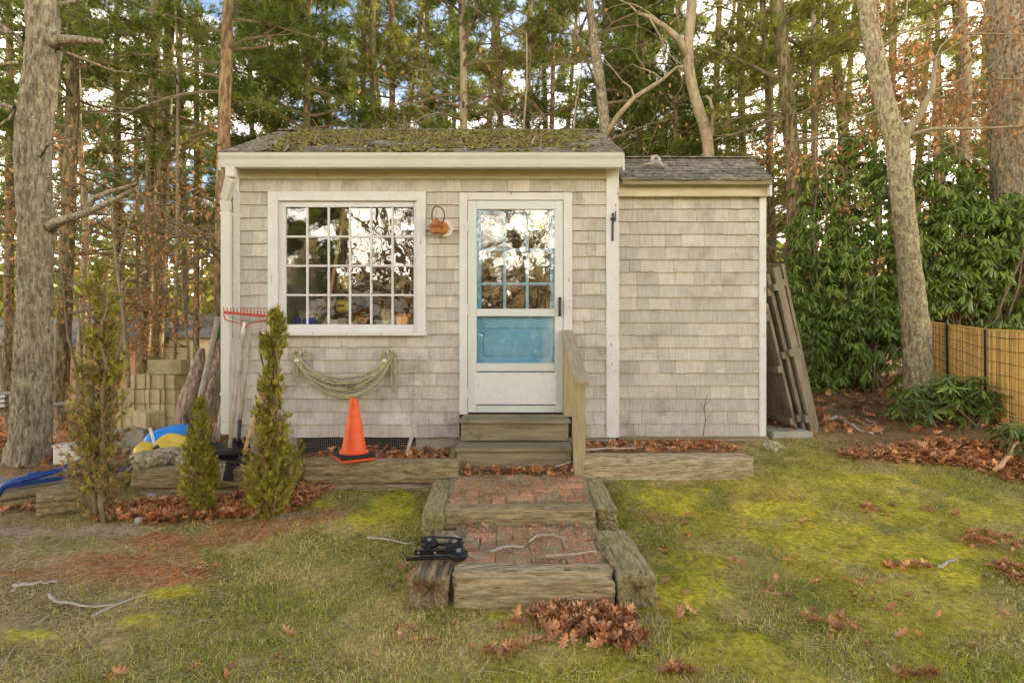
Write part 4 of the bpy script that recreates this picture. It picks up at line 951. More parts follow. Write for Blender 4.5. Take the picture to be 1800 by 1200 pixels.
def blade(pa, pb, w, m, par, curve=.04, seed=0):
    a = Vector(pa); b = Vector(pb); t_ = (b - a).normalized(); side = t_.cross(Vector((0, 1, 0))).normalized(); nn = side.cross(t_); Ln = (b - a).length
    V = []; rows = 9; cols = 9
    for i in range(rows):
        u_ = i / (rows - 1); ww = w * (min(1, .55 + u_ * 2.2) if u_ < .75 else math.sqrt(max(0.02, 1 - ((u_ - .75) / .25)**2)))
        for j in range(cols):
            s_ = (j / (cols - 1) - .5) * 2; V.append(a + t_ * (u_ * Ln) + side * (s_ * ww / 2) + nn * (curve * (1 - s_ * s_) * (1 - .6 * u_)))
    n_ = len(V); V2 = [p + nn * .004 for p in V]; f = []
    for i in range(rows - 1):
        for j in range(cols - 1):
            k = i * cols + j; f += [(k, k+1, k+cols+1, k+cols), (n_ + k, n_ + k+cols, n_ + k+cols+1, n_ + k+1)]
    edge = [j for j in range(cols)] + [(i+1) * cols - 1 for i in range(1, rows)] + [(rows-1) * cols + j for j in range(cols-2, -1, -1)] + [i * cols for i in range(rows-2, 0, -1)]
    for k in range(len(edge)): p, q = edge[k], edge[(k+1) % len(edge)]; f.append((p, n_ + p, n_ + q, q))
    return MB().add(V + V2, f).build('blade', M[m], par, smooth=True)
MB().tube([P(421, 738, 4.9), P(419, 775, 4.85)], [.021, .017], 10).build('socket', M['blackmetal'], sh1)
blade(P(420, 768, 4.84), P(430, 832, 4.72), .17, 'blackmetal', sh1)
sh2 = empty('spade', P(428, 800, 4.6), 'spade with an orange tan shaft and a pale grip leaning beside the big evergreen', 'spade')
MB().tube([P(460, 687, 4.95), P(444, 744, 4.85), P(429, 797, 4.7)], [.014, .015, .016], 12).build('handle', M['tanhandle'], sh2, smooth=True)
MB().tube([P(464, 664, 4.97), P(460.5, 681, 4.96)], [.019, .017], 12).build('grip', M['cream'], sh2, smooth=True)
MB().tube([P(461.5, 677, 4.945), P(459, 688, 4.935)], .0185, 12).build('collar', M['blackrub'], sh2, smooth=True)
blade(P(430, 790, 4.71), P(418, 850, 4.55), .16, 'blackmetal', sh2)
# black plastic trays
def tray(c, w, l, h, rz, rx, label):
    Mt = Matrix.Translation(c) @ Rz(rz) @ Matrix.Rotation(rx, 4, 'X'); mb = MB(); t_ = .008
    mb.box(-w/2, w/2, -l/2, l/2, 0, t_, .5, Mt)
    mb.box(-w/2, -w/2 + t_, -l/2, l/2, t_, h, .5, Mt).box(w/2 - t_, w/2, -l/2, l/2, t_, h, .5, Mt).box(-w/2 + t_, w/2 - t_, -l/2, -l/2 + t_, t_, h, .5, Mt).box(-w/2 + t_, w/2 - t_, l/2 - t_, l/2, t_, h, .5, Mt)
    r_ = empty('plastic_tray', c, label, 'tray'); mb.build('tray_shell', M['blackmetal'], r_)
    MB().box(-w/2 - .012, w/2 + .012, -l/2 - .012, l/2 + .012, h, h + .012, .5, Mt, bev=.004).box(-w/2 + .03, w/2 - .03, -l/2 + .03, l/2 - .03, h + .012, h + .016, .5, Mt).build('lid', M['blackmetal'], r_)
tray(P(404, 842, 4.42), .26, .34, .13, R(-25), R(-14), 'glossy black plastic box tipped between the two green shrubs')
tray(P(392, 812, 4.75), .30, .28, .12, R(12), R(10), 'black plastic box behind the glossy tipped one')

# leaning wood posts left of the shed
def lean(p, q, r, m, label, n_=10, extra=None):
    root = empty('wood_pole', q, label, 'pole', 'poles leaning behind the left corner of the shed'); pts = [Vector(p).lerp(Vector(q), i / 8) for i in range(9)]
    MB().tube(pts, [r * random.uniform(.92, 1.08) for _ in pts], n_).build('shaft', M[m], root, smooth=True)
    for e_ in (extra or []):
        a, b = Vector(p).lerp(Vector(q), e_[0]), Vector(p).lerp(Vector(q), e_[1]); MB().tube([a, b], r * 1.12, n_).build('tape', M[e_[2]], root, smooth=True)
lean(P(384, 558, 5.75), P(345, 735, 5.4), .029, 'greyhandle', 'bare grey pole, first of those left of the downspout')
lean(P(395, 563, 5.8), P(358, 740, 5.4), .034, 'stump', 'grey pole with a green painted top end', extra=[(0.0, .2, 'green')])
lean(P(398, 610, 5.8), P(365, 760, 5.4), .026, 'lumberz', 'thin split pole right of the green topped one')
lean(P(396, 700, 5.5), P(372, 790, 5.2), .022, 'stump', 'short dark pole low beside the downspout foot')
lean(P(398, 665, 5.5), P(382, 775, 5.2), .020, 'greyhandle', 'short thin pole low behind the downspout foot')
# driftwood stump
st_ = MB()
random.seed(3)
pts = [Vector(P(*q)) for q in ((315, 800, 5.7), (325, 745, 5.7), (335, 700, 5.72), (345, 665, 5.75), (350, 635, 5.8), (352, 612, 5.82))]
st_.tube(pts, [.13, .12, .115, .09, .055, .015], 14)
for q in (((330, 720), (350, 700), (362, 672)), ((340, 680), (352, 660), (356, 640)), ((325, 740), (352, 730), (372, 722)), ((345, 690), (365, 705), (385, 700)), ((340, 700), (372, 668), (380, 655))):
    st_.tube([P(a, b, 5.75 + .02 * i) for i, (a, b) in enumerate(q)], [.05, .035, .01], 8)
so = st_.build('tree_stump', M['stump'], None, label='jagged upright piece of reddish driftwood between the blocks and the poles', cat='stump', smooth=True)
me = so.data; co = np.zeros(len(me.vertices) * 3); me.vertices.foreach_get('co', co); co = co.reshape(-1, 3)
co += (np.stack([fbm(co[:, 0] * 14, co[:, 1] * 14, co[:, 2] * 6, s_) for s_ in (1, 2, 3)], 1) - .5) * .13; me.vertices.foreach_set('co', co.ravel())

# concrete blocks
BD = 6.25
def block(x, y, z, rz, label, L_=.39, W=.19, Hh=.165):
    root = empty('concrete_block', (x, y, z), label, 'concrete block', 'stacked concrete blocks left of the shed')
    Mt = Matrix.Translation((x, y, z)) @ Rz(rz); mb = MB(); t_ = random.random()
    # body with end flanges: H-shaped ends
    mb.box(-W/2, W/2, -L_/2 + .02, L_/2 - .02, 0, Hh, t_, Mt, bev=.004)
    for s_ in (-1, 1):
        for e_ in (-1, 1):
            ya, yb = (e_ * (L_/2 - .02), e_ * L_/2); xa, xb = (s_ * W/2, s_ * (W/2 - .045))
            mb.box(min(xa, xb), max(xa, xb), min(ya, yb), max(ya, yb), 0, Hh, t_, Mt, bev=.004)
    mb.build('block_body', M['block'], root); return root
random.seed(21)
bs = 28 * BD / F; row = ['second', 'third', 'fourth', 'fifth', 'sixth']; colm = ['leftmost', 'middle', 'right']
z_top = Z0(658, BD); bh = .168
for r_ in range(5):
    for c_ in range(3):
        x = X0(242 + 26.5 * c_, BD); block(x + random.uniform(-.006, .006), BD - SY + .195 + random.uniform(-.012, .012), z_top - bh * (r_ + 1), R(random.uniform(-1.5, 1.5)), '%s block of the %s row down in the main stack' % (colm[c_], row[r_]), Hh=bh - .006, W=.166)
block(X0(286, BD), BD - SY + .12, z_top + .001, R(90), 'single block lying lengthwise on top of the stack', W=.19)
for r_ in range(3): block(X0(215, BD), BD - SY + .22, z_top - bh * (r_ + 2), R(2 - r_), 'block in the low left column of the stack, %s from its top' % ('first', 'second', 'third')[r_], Hh=bh - .003, W=.16)
block(X0(258, 5.75), 5.78 - SY, Z0(750, 5.75), R(52), 'loose block set at an angle in front of the stack', W=.18)
MB().box(X0(214, 5.8), X0(272, 5.8), 5.62 - SY, 5.98 - SY, Z0(782, 5.75), Z0(753, 5.75), bev=.008).build('paving_slab', M['concrete'], None, label='grey slab under the angled block', cat='slab')
MB().box(X0(225, 5.7), X0(285, 5.7), 5.60 - SY, 5.9 - SY, .14, Z0(783, 5.75), bev=.008).build('paving_slab', M['block'], None, label='buff slab beneath the grey slab', cat='slab')

# rocks
def rock(c, r, label, seed, flat=1.0, m='stone'):
    random.seed(seed); import bmesh
    bm = bmesh.new(); bmesh.ops.create_icosphere(bm, subdivisions=3, radius=1)
    V = np.array([v.co[:] for v in bm.verts]); 
    nrm = V.copy(); d = .62 + .75 * fbm(V[:, 0] * 2.0 + seed, V[:, 1] * 2.0, V[:, 2] * 2.0, seed) + .22 * (vnoise(V[:, 0] * 5, V[:, 1] * 5, V[:, 2] * 5, seed) - .5)
    V = np.clip(V * d[:, None], -.86, .86) * np.array(r); Fc = np.array([[v.index for v in f.verts] for f in bm.faces]); bm.free()
    V = V + np.array(c); o = npobj('rock', V, Fc, M[m]); return tag(o, label, 'rock')
rock(P(265, 807, 4.38), (.17, .12, .075), 'broad flat grey stone on the retaining timber in front of the yellow plastic', 1)
rock(P(301, 794, 4.5), (.15, .09, .045), 'slanted pale stone leaning on the right of the broad flat one', 2)
rock(P(322, 810, 4.42), (.09, .08, .06), 'smaller stone right of the broad flat one, partly behind a shrub', 3)
rock(P(227, 835, 4.4), (.055, .06, .06), 'small mossy stone at the left end of the retaining timber', 4)
rock(gp(246, 920, .02), (.035, .03, .03), 'small white stone in the leaves left of the small shrub', 5, m='concrete')
rock(gp(1357, 790, .03), (.09, .07, .06), 'rounded tan rock on the ground at the right corner of the wing', 6)
rock(P(268, 874, 4.15), (.035, .03, .04), 'pale stone chip in front of the lower sunken timber', 7, m='concrete')

# blue and yellow plastic things
def shell(c, rx, ry, rz_, m, rotz, tilt, label, name, cat, n_=26, seed=1, dish=.0, sq=2.6):
    V = []; Fc = []; rows = 12
    for i in range(rows + 1):
        ph = i / rows * math.pi / 2
        for k in range(n_):
            a = 2 * math.pi * k / n_; ca, sa = math.cos(a), math.sin(a); q = (abs(ca)**sq + abs(sa)**sq) ** (-1 / sq)
            rr_ = math.sin(ph) ** .7; V.append(Vector((rx * ca * q * rr_ * (1 + .18 * ca), ry * sa * q * rr_, rz_ * math.cos(ph) * (1 - dish * math.exp(-((rr_ / .45)**2))))))
    for i in range(rows):
        for k in range(n_): Fc.append((i*n_ + k, (i+1)*n_ + k, (i+1)*n_ + (k+1) % n_, i*n_ + (k+1) % n_))
    nV = len(V); V += [p * .965 + Vector((0, 0, -.004)) for p in V]; Fc += [tuple(nV + j for j in reversed(f)) for f in Fc]
    for k in range(n_): a_, b_ = rows*n_ + k, rows*n_ + (k+1) % n_; Fc.append((a_, nV + a_, nV + b_, b_))
    Mt = Matrix.Translation(c) @ Rz(rotz) @ Euler(tilt).to_matrix().to_4x4()
    return MB().add([Mt @ p for p in V], Fc).build(name, M[m], None, smooth=True, label=label, cat=cat)
shell(P(293, 778, 5.0), .25, .15, .13, 'bluepl', R(8), (R(38), R(-16), 0), 'glossy blue plastic tub turned upside down in front of the concrete blocks', 'blue_tub', 'tub', dish=.12)
shell(P(300, 783, 4.72), .15, .12, .085, 'yellowpl', R(-5), (R(28), R(8), 0), 'larger yellow plastic shell behind the stones', 'yellow_shell', 'plastic toy', dish=.35)
shell(P(254, 792, 4.60), .085, .08, .07, 'yellowpl', R(0), (R(30), R(10), 0), 'small yellow plastic scoop left of the larger yellow shell', 'yellow_scoop', 'scoop', dish=.1)
sb = empty('brush', P(272, 792, 4.55), 'pale wooden handle with a dark collar sticking up from the yellow scoop', 'brush')
MB().tube([P(274, 790, 4.55), P(264, 752, 4.6)], [.010, .012], 10).build('handle', M['cream'], sb, smooth=True)
MB().tube([P(271, 788, 4.55), P(278, 784, 4.55)], .016, 8).build('collar', M['wire'], sb)
mb = MB().tube([P(335, 770, 5.1), P(330, 740, 5.1), P(324, 728, 5.1)], .012, 6).tube([P(328, 752, 5.1), P(338, 745, 5.1), P(342, 762, 5.1)], .010, 6).tube([P(333, 762, 5.1), P(345, 752, 5.1)], .014, 6)
mb.build('metal_scrap', M['blackmetal'], None, label='bent black metal clamp at the right end of the blue tub', cat='clamp')
# white bin
mb = MB(); Mt = Matrix.Translation(P(126, 812, 4.95)) @ Rz(R(20)); 
mb.box(-.11, .11, -.08, .08, 0, .16, .5, Mt, bev=.008).box(-.12, .12, -.09, .09, .16, .172, .5, Mt, bev=.003)
mb.build('plastic_bin', M['cream'], None, label='small off-white plastic bin behind the blue steel frame', cat='bin')
stick([P(100, 783, 5.4), P(130, 785, 5.4), P(165, 795, 5.4)], .03, 'grey log lying behind the off-white bin', m='greyhandle', name='log', cat='log', seed=22)
# blue steel frame on lumber
fr = empty('steel_frame', P(60, 860, 4.1), 'blue painted steel frame with folding arms lying across old lumber at left', 'steel frame')
def bar(a, b, w, h, m, nm, par): return MB().beam(a, b, w, h, bev=.004).build(nm, M[m], par)
bar(P(-40, 862, 3.95), P(250, 818, 4.55), .035, .035, 'bluesteel', 'long_bar', fr)
bar(P(-30, 850, 4.08), P(240, 806, 4.65), .02, .025, 'steel', 'pale_rail', fr)
MB().tube([P(-6, 872, 3.9), P(8, 852, 3.9), P(30, 845, 3.92), P(60, 838, 4.0), P(120, 822, 4.1)], .022, 10).build('bent_arm', M['bluesteel'], fr, smooth=True)
bar(P(45, 841, 3.95), P(160, 818, 4.2), .05, .018, 'bluesteel', 'flat_arm', fr)
bar(P(100, 826, 4.05), P(165, 800, 4.3), .022, .022, 'bluesteel', 'strut', fr)
bar(P(215, 822, 4.3), P(238, 820, 4.32), .05, .06, 'bluesteel', 'bracket', fr)
bar(P(30, 847, 3.92), P(44, 843, 3.93), .07, .012, 'bluesteel', 'plate', fr)
bar(P(52, 832, 4.05), P(68, 829, 4.07), .09, .012, 'bluesteel', 'plate', fr)
for i, (a, b, l_) in enumerate([((-40, 878, 3.92), (240, 835, 4.5), 'upper long tan board under the blue steel frame'), ((-40, 893, 3.90), (215, 850, 4.5), 'lower long tan board under the blue steel frame'), ((-40, 868, 4.1), (250, 828, 4.65), 'rear board under the blue steel frame')]):
    MB().beam(P(*a), P(*b), .09, .038, bev=.004).build('lumber_board', M['lumber'], None, label=l_, cat='board', group='boards under the blue steel frame')
# rails and pale stack far left
for i, (a, b) in enumerate([((-30, 722, 6.6), (150, 706, 6.9)), ((-30, 730, 6.6), (165, 717, 6.9))]):
    MB().tube([P(*a), P(*b)], .022, 8).build('wooden_rail', M['greyhandle'], None, label='%s of the two thin horizontal rails behind the big left oak' % ('upper', 'lower')[i], cat='rail')
mb = MB()
for k in range(3): mb.box(X0(-60, 6.5), X0(22, 6.5), 6.4 - SY, 6.75 - SY, Z0(714 - 8 * k, 6.5), Z0(714 - 8 * k, 6.5) + .045, bev=.004)
mb.build('metal_sheets', M['steel'], None, label='stack of pale metal sheets at the left edge behind the oak', cat='metal sheets')
for x_ in (-55, 18, 95, 150): MB().box(X0(x_, 6.7) - .03, X0(x_, 6.7) + .03, 6.70 - SY, 6.76 - SY, h1(X0(x_, 6.7), 1.6) - .05, Z0(716, 6.7)).build('short_post', M['stump'], None, label='short dark post %s the big left oak holding the rails' % {-55: 'out of view left of', 18: 'left beside', 95: 'right beside', 150: 'further right of'}[x_], cat='post')

# black gate hardware on left timber
hwz = .322
def pulley(name, a, b, label, wheels, w=.028):
    root = empty(name, ((a[0]+b[0])/2, (a[1]+b[1])/2, hwz), label, 'hardware')
    MB().beam(a, b, w, .012, bev=.002).build('strap', M['blackmetal'], root)
    for c_ in wheels:
        MB().lathe(c_, [(.046, 0), (.05, .004), (.042, .012), (.05, .022), (.046, .026), (.012, .028)], 24, M=Matrix.Rotation(R(10), 4, 'X')).build('wheel', M['blackmetal'], root, smooth=True)
        MB().lathe((c_[0], c_[1], c_[2] + .029), [(.012, 0), (.012, .012), (.006, .015)], 10).build('bolt', M['steel'], root)
    return root
d1 = 3.12; r1 = pulley('barn_door_roller', (X0(735, d1), -2.015, hwz + .018), (X0(808, d1), -2.045, hwz + .018), 'rear black strap with two rollers on the split timber', [(X0(755, d1), -2.02, hwz + .005), (X0(800, d1), -2.045, hwz + .005)])
MB().tube([(X0(752, d1), -2.075, hwz + .03), (X0(741, d1), -2.06, hwz + .03), (X0(740, d1), -1.98, hwz + .035), (X0(755, d1), -1.965, hwz + .035), (X0(795, d1), -1.985, hwz + .035), (X0(812, d1), -2.0, hwz + .035), (X0(812, d1), -2.08, hwz + .03), (X0(796, d1), -2.095, hwz + .03)], .006, 6).build('rim_bar', M['blackmetal'], r1)
d2 = 2.93; r2 = pulley('barn_door_track', (X0(716, d2), -2.235, hwz + .014), (X0(805, d2), -2.215, hwz + .014), 'front black strap with bright bolts and a roller on the split timber', [(X0(806, d2), -2.19, hwz + .008)], .03)
MB().beam((X0(728, d2), -2.20, hwz + .035), (X0(800, d2), -2.185, hwz + .035), .01, .028, bev=.002).build('upright_plate', M['blackmetal'], r2)
for x_ in (736, 765): MB().lathe((X0(x_, d2), -2.206, hwz + .036), [(.008, 0), (.006, .005)], 8, M=RotX).build('bolt', M['steel'], r2)
random.seed(5)
mb = MB()
for k in range(9): c_ = Vector((X0(740 + k * 3.2, d2), -2.13 + random.gauss(0, .012), hwz + .012)); mb.tube([c_, c_ + Vector((random.gauss(0, .03), random.gauss(0, .02), .01))], .006, 6)
mb.build('loose_bolts', M['blackmetal'], None, label='small heap of black bolts behind the front strap', cat='bolts')

# ------------------------------------------------------------------ things inside the shed, seen through the window
lz0 = gz0 - .022; yI = .22
def can(px, w, h, m, label):
    r_ = w / 2; MB().lathe((X0(px, 5.3), yI - .06, lz0), [(r_, 0), (r_, h), (r_ * .9, h + .004), (r_ * .3, h + .006)], 18).build('paint_can', M[m], None, label=label, cat='can')
can(524, .055, .085, 'bluecan', 'first small blue can from the left on the window ledge')
can(537, .04, .085, 'bluecan', 'narrow blue can half behind the first muntin')
can(550, .07, .09, 'bluecan', 'widest blue can on the window ledge')
def ibox(px0, px1, h, rz, m, label, tilt=0, y=yI):
    x0, x1 = X0(px0, 5.3), X0(px1, 5.3); c = (x0 + x1) / 2; Mt = Matrix.Translation((c, y, lz0)) @ Rz(rz) @ Matrix.Rotation(tilt, 4, 'Y')
    MB().box(-(x1 - x0)/2, (x1 - x0)/2, -.05, .05, .0, h, .5, Mt, bev=.003).build('small_box', M[m], None, label=label, cat='box')
ibox(562, 578, .10, .3, 'cardboard', 'pale box tilted beside the widest blue can', R(30))
ibox(580, 592, .075, .1, 'cream', 'small cream carton on the ledge left of the yellow tool')
ibox(594, 610, .09, -.2, 'cardboard', 'grey tan box under the lower yellow tool')
ibox(612, 626, .06, .5, 'cardboard', 'low tilted box right of the lower yellow tool', R(-18))
ibox(516, 548, .17, 0, 'cardboard', 'wide carton behind the small blue cans', y=.36)
ibox(660, 690, .07, 0, 'steel', 'dull metal tin on the right of the ledge')
ibox(697, 706, .10, 0, 'cream', 'white tube left of the amber bottle')
bt = empty('plastic_bottle', (X0(712, 5.3), yI - .06, lz0), 'amber plastic bottle at the right end of the window ledge', 'bottle')
MB().lathe((X0(712, 5.3), yI - .06, lz0), [(.036, 0), (.038, .01), (.038, .08), (.012, .105), (.012, .115)], 18).build('bottle_body', M['orangepl'], bt, smooth=True)
MB().lathe((X0(712, 5.3), yI - .06, lz0 + .1155), [(.010, 0), (.010, .02), (.005, .025)], 12).build('cap', M['cream'], bt)
for (px_, py_, w, h, l_) in ((602, 538, .12, .13, 'lower yellow power tool body hanging behind the window'), (607, 497, .09, .09, 'upper yellow tool body hanging behind the window')):
    r_ = empty('power_tool', P(px_, py_, 5.45), l_, 'power tool'); x_, y_, z_ = P(px_, py_, 5.45)
    MB().box(x_ - w/2, x_ + w/2, y_ - .05, y_ + .05, z_ - h/2, z_ + h/2, bev=.03).build('tool_body', M['yellowpl'], r_)
    MB().box(x_ - w*.3, x_ + w*.3, y_ - .053, y_ - .0505, z_ - .012, z_ + .012).box(x_ - w*.2, x_ + w*.3, y_ - .06, y_ + .02, z_ + h/2 + .001, z_ + h/2 + .06).build('vent_slots', M['blackrub'], r_)
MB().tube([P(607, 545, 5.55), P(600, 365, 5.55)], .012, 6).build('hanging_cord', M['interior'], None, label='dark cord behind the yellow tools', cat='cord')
MB().tube([P(606, 372, 5.5), P(580, 518, 5.4)], .016, 10).build('broom_handle', M['tanhandle'], None, label='tan wooden handle slanting behind the window panes', cat='broom')
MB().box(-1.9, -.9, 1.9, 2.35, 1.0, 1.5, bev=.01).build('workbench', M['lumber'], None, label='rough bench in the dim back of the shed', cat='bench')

# ------------------------------------------------------------------ leaning panels right of the wing
def panel(pb, pt, ln, th, label, lumber=True):
    root = empty('plank_screen', pb, label, 'wood panel', 'wooden panels leaning on the right side of the shed')
    b = Vector(pb); t_ = Vector(pt); up = (t_ - b); Ls_ = up.length; up.normalize(); yv = Vector((0, 1, 0)); nn = up.cross(yv).normalized()
    for k in range(5):
        a = b + yv * (ln / 5 * (k + .5)); MB().beam(a, a + up * (Ls_ - random.uniform(0, .03)), ln / 5 - .008, th, up=nn, bev=.003).build('board', M['lumberz'], root)
    for f_ in (.12, .5, .88):
        a = b + up * Ls_ * f_ + nn * (th / 2 + .022); MB().beam(a - yv * .02, a + yv * (ln * .98), .07, .04, up=nn, bev=.003).build('batten', M['lumberz'], root)
random.seed(2)
def grd(px, d): x = X0(px, d); return (x, d - SY, h1(x, d - SY) - .01)
def pnl(pxb, pyb, pxt, pyt, d, ln, th, label):
    panel(P(pxb, pyb, d), P(pxt, pyt, d), ln, th, label)
pnl(1404, 768, 1347, 528, 5.48, 1.3, .03, 'innermost and shortest leaning panel with a broad flat face')
pnl(1418, 768, 1350, 478, 5.46, 1.25, .035, 'second leaning panel, narrow dark slatted edge')
pnl(1436, 770, 1364, 466, 5.42, 1.2, .07, 'third leaning panel, thickest pale edge')
pnl(1443, 775, 1375, 458, 5.52, 1.2, .03, 'outermost leaning panel, reaching the highest')
MB().box(2.55, 2.95, .15, .55, h1(2.75, .3) - .05, h1(2.75, .3) + .04, bev=.01).build('paving_slab', M['concrete'], None, label='flat grey slab at the foot of the leaning panels', cat='slab')

# ------------------------------------------------------------------ reed fence
fence = empty('reed_fence', P(1735, 772, 5.95), 'golden reed screen fence with dark stakes at the right edge', 'fence')
fp = [(1628, 6.9, 566, 672), (1660, 6.7, 570, 700), (1735, 5.95, 580, 772), (1800, 5.55, 583, 800), (1900, 5.1, 588, 850), (2050, 4.6, 590, 900)]
A = [Vector(P(a, c, d)) for a, d, c, b in fp]; B = [Vector(P(a, b, d)) for a, d, c, b in fp]
n_ = 620; tt = np.linspace(0, 1, n_); cum = [0]
for i in range(len(A) - 1): cum.append(cum[-1] + (A[i+1] - A[i]).length)
cum = np.array(cum) / cum[-1]
def fint(Q, t_): return np.stack([np.interp(t_, cum, [q[k] for q in Q]) for k in range(3)], -1)
top = fint(A, tt); bot = fint(B, tt); V = []; Fc = []; tn = []
for i in range(n_):
    r_ = .0042; t_, b_ = top[i] + rng.normal(0, .002, 3), bot[i] + rng.normal(0, .002, 3); t_[2] += rng.normal(0, .006); v0 = len(V)
    for p in (b_, t_):
        for k in range(4): a_ = k * math.pi / 2 + .6; V.append((p[0] + r_ * math.cos(a_), p[1] + r_ * math.sin(a_), p[2]))
    for k in range(4): Fc.append((v0 + k, v0 + (k+1) % 4, v0 + 4 + (k+1) % 4, v0 + 4 + k))
    Fc.append((v0 + 4, v0 + 5, v0 + 6, v0 + 7)); tn += [rng.random()] * 8
o = npobj('reeds', V, Fc, M['reed'], fence, tone=tn); o['kind'] = 'stuff'
for k in range(9):
    f_ = .06 + .88 * k / 8; pts = [tuple(bot[i] * (1 - f_) + top[i] * f_ + np.array((-.012, -.012, .006 * math.sin(i * .05 + k)))) for i in range(0, n_, 12)]
    MB().tube(pts, .0024, 4).build('wire', M['wire'], fence)
MB().tube([tuple(top[i] + np.array((0, 0, .004))) for i in range(0, n_, 8)], .012, 6).build('top_binding', M['reed'], fence)
for px_, d, c_, b_ in ((1664, 6.62, 562, 720), (1731, 5.93, 578, 775), (1810, 5.45, 572, 815)): MB().tube([P(px_, c_, d), P(px_ + 2, b_, d)], .011, 8).build('stake', M['blackmetal'], fence)

# ------------------------------------------------------------------ trees
def polyline(pts, d, m_=40, flare=1.0, r_px=10, top_scale=.9, dd=0.0):
    """photo polyline (top to bottom) at depth d -> dense world polyline from the ground up and radii"""
    W = [np.array(P(a, b, d)) for a, b in pts][::-1]
    z0 = h1(W[0][0], W[0][1]) - .08
    if W[0][2] > z0 + .1:
        dirn = (W[0] - W[1]) / abs(W[0][2] - W[1][2]); W = [W[0] + dirn * (W[0][2] - z0) * np.array((.5, 0, 1))] + W
    return W
def dense(W, extra_top, m_=60):
    t_ = (W[-1] - W[-2]); t_ = t_ / np.linalg.norm(t_); t_ = t_ * .5 + np.array((0, 0, .5)); t_ /= np.linalg.norm(t_)
    if extra_top > 0: W = W + [W[-1] + t_ * extra_top * .5 + rng.normal(0, .1, 3) * np.array((1, 1, 0)), W[-1] + t_ * extra_top + rng.normal(0, .2, 3) * np.array((1, 1, 0))]
    W = np.array(W); s = np.concatenate([[0], np.cumsum(np.linalg.norm(np.diff(W, axis=0), axis=1))])
    u = np.linspace(0, s[-1], m_)
    Q = np.stack([np.interp(u, s, W[:, k]) for k in range(3)], 1)
    for _ in range(max(1, m_ // 22)):
        Q[1:-1] = (Q[:-2] + 2 * Q[1:-1] + Q[2:]) / 4
    return Q, u
def barktube(Q, rad, n_, amp, seed, mat_, name, parent, furrow=1.0, flare=0.0, tags=None):
    m_ = len(Q); V = np.zeros((m_, n_, 3)); th = np.linspace(0, 2 * math.pi, n_, endpoint=False)
    s = np.concatenate([[0], np.cumsum(np.linalg.norm(np.diff(Q, axis=0), axis=1))])
    T = np.gradient(Q, axis=0); T /= np.linalg.norm(T, axis=1)[:, None]
    u = np.cross(T, np.array((0, 1, 0.01))); u /= np.linalg.norm(u, axis=1)[:, None]; w = np.cross(T, u)
    S, TH = np.meshgrid(s, th, indexing='ij'); Rr = np.repeat(np.asarray(rad)[:, None], n_, 1)
    cxn, sxn = np.cos(TH), np.sin(TH); k = 1 / max(rad) 
    f1 = fbm(cxn * 7 * furrow + 3, sxn * 7 * furrow, S * 3.2 * (1 + .2), seed, 3); ridge = np.abs(f1 - .5) * 2
    big = fbm(cxn * 1.2, sxn * 1.2, S * 1.1, seed + 2, 3) - .5
    fl = 1 + flare * np.exp(-S / .22) * (1 + .5 * np.sin(TH * 4 + seed) + .3 * np.sin(TH * 7))
    Rn = Rr * fl * (1 + .22 * big) - amp * (1 - ridge * 2.2)
    V = Q[:, None, :] + u[:, None, :] * (Rn * cxn)[..., None] + w[:, None, :] * (Rn * sxn)[..., None]
    a = np.arange(m_ - 1)[:, None] * n_ + np.arange(n_)[None]; b = np.arange(m_ - 1)[:, None] * n_ + (np.arange(n_)[None] + 1) % n_
    Fc = np.stack([a, b, b + n_, a + n_], -1).reshape(-1, 4)
    return npobj(name, V.reshape(-1, 3), Fc, mat_, parent, smooth=True)
def wander(p, d, ln, r, seg=5, wob=.18, up=0.0):
    p = Vector(p); d = Vector(d).normalized(); pts = [p.copy()]
    for i in range(seg):
        d = (d + Vector((random.gauss(0, wob), random.gauss(0, wob), random.gauss(0, wob) + up))).normalized(); p = p + d * ln / seg; pts.append(p.copy())
    return pts, d
def recurse(mb, p, d, ln, r, depth, tips, wob=.18, up=.02, kids=3, sides=5):
    pts, d2 = wander(p, d, ln, r, 5, wob, up); m_ = len(pts)
    mb.tube(pts, [r * (1 - .62 * i / (m_ - 1)) for i in range(m_)], sides if depth > 1 else 3, cap=False)
    tips += [(pts[k], (pts[k] - pts[k-1]).normalized(), depth) for k in range(2, m_)]
    if depth <= 0: return
    for k in range(kids):
        j = random.randint(2, m_ - 1) if k else m_ - 1; q = pts[j]; a = Vector((random.gauss(0, 1), random.gauss(0, 1), random.gauss(0, .8))).normalized()
        nd = ((pts[j] - pts[j-1]).normalized() * 1.0 + a * .75).normalized(); recurse(mb, q, nd, ln * random.uniform(.5, .78), r * random.uniform(.4, .55), depth - 1, tips, wob, up, kids, sides)

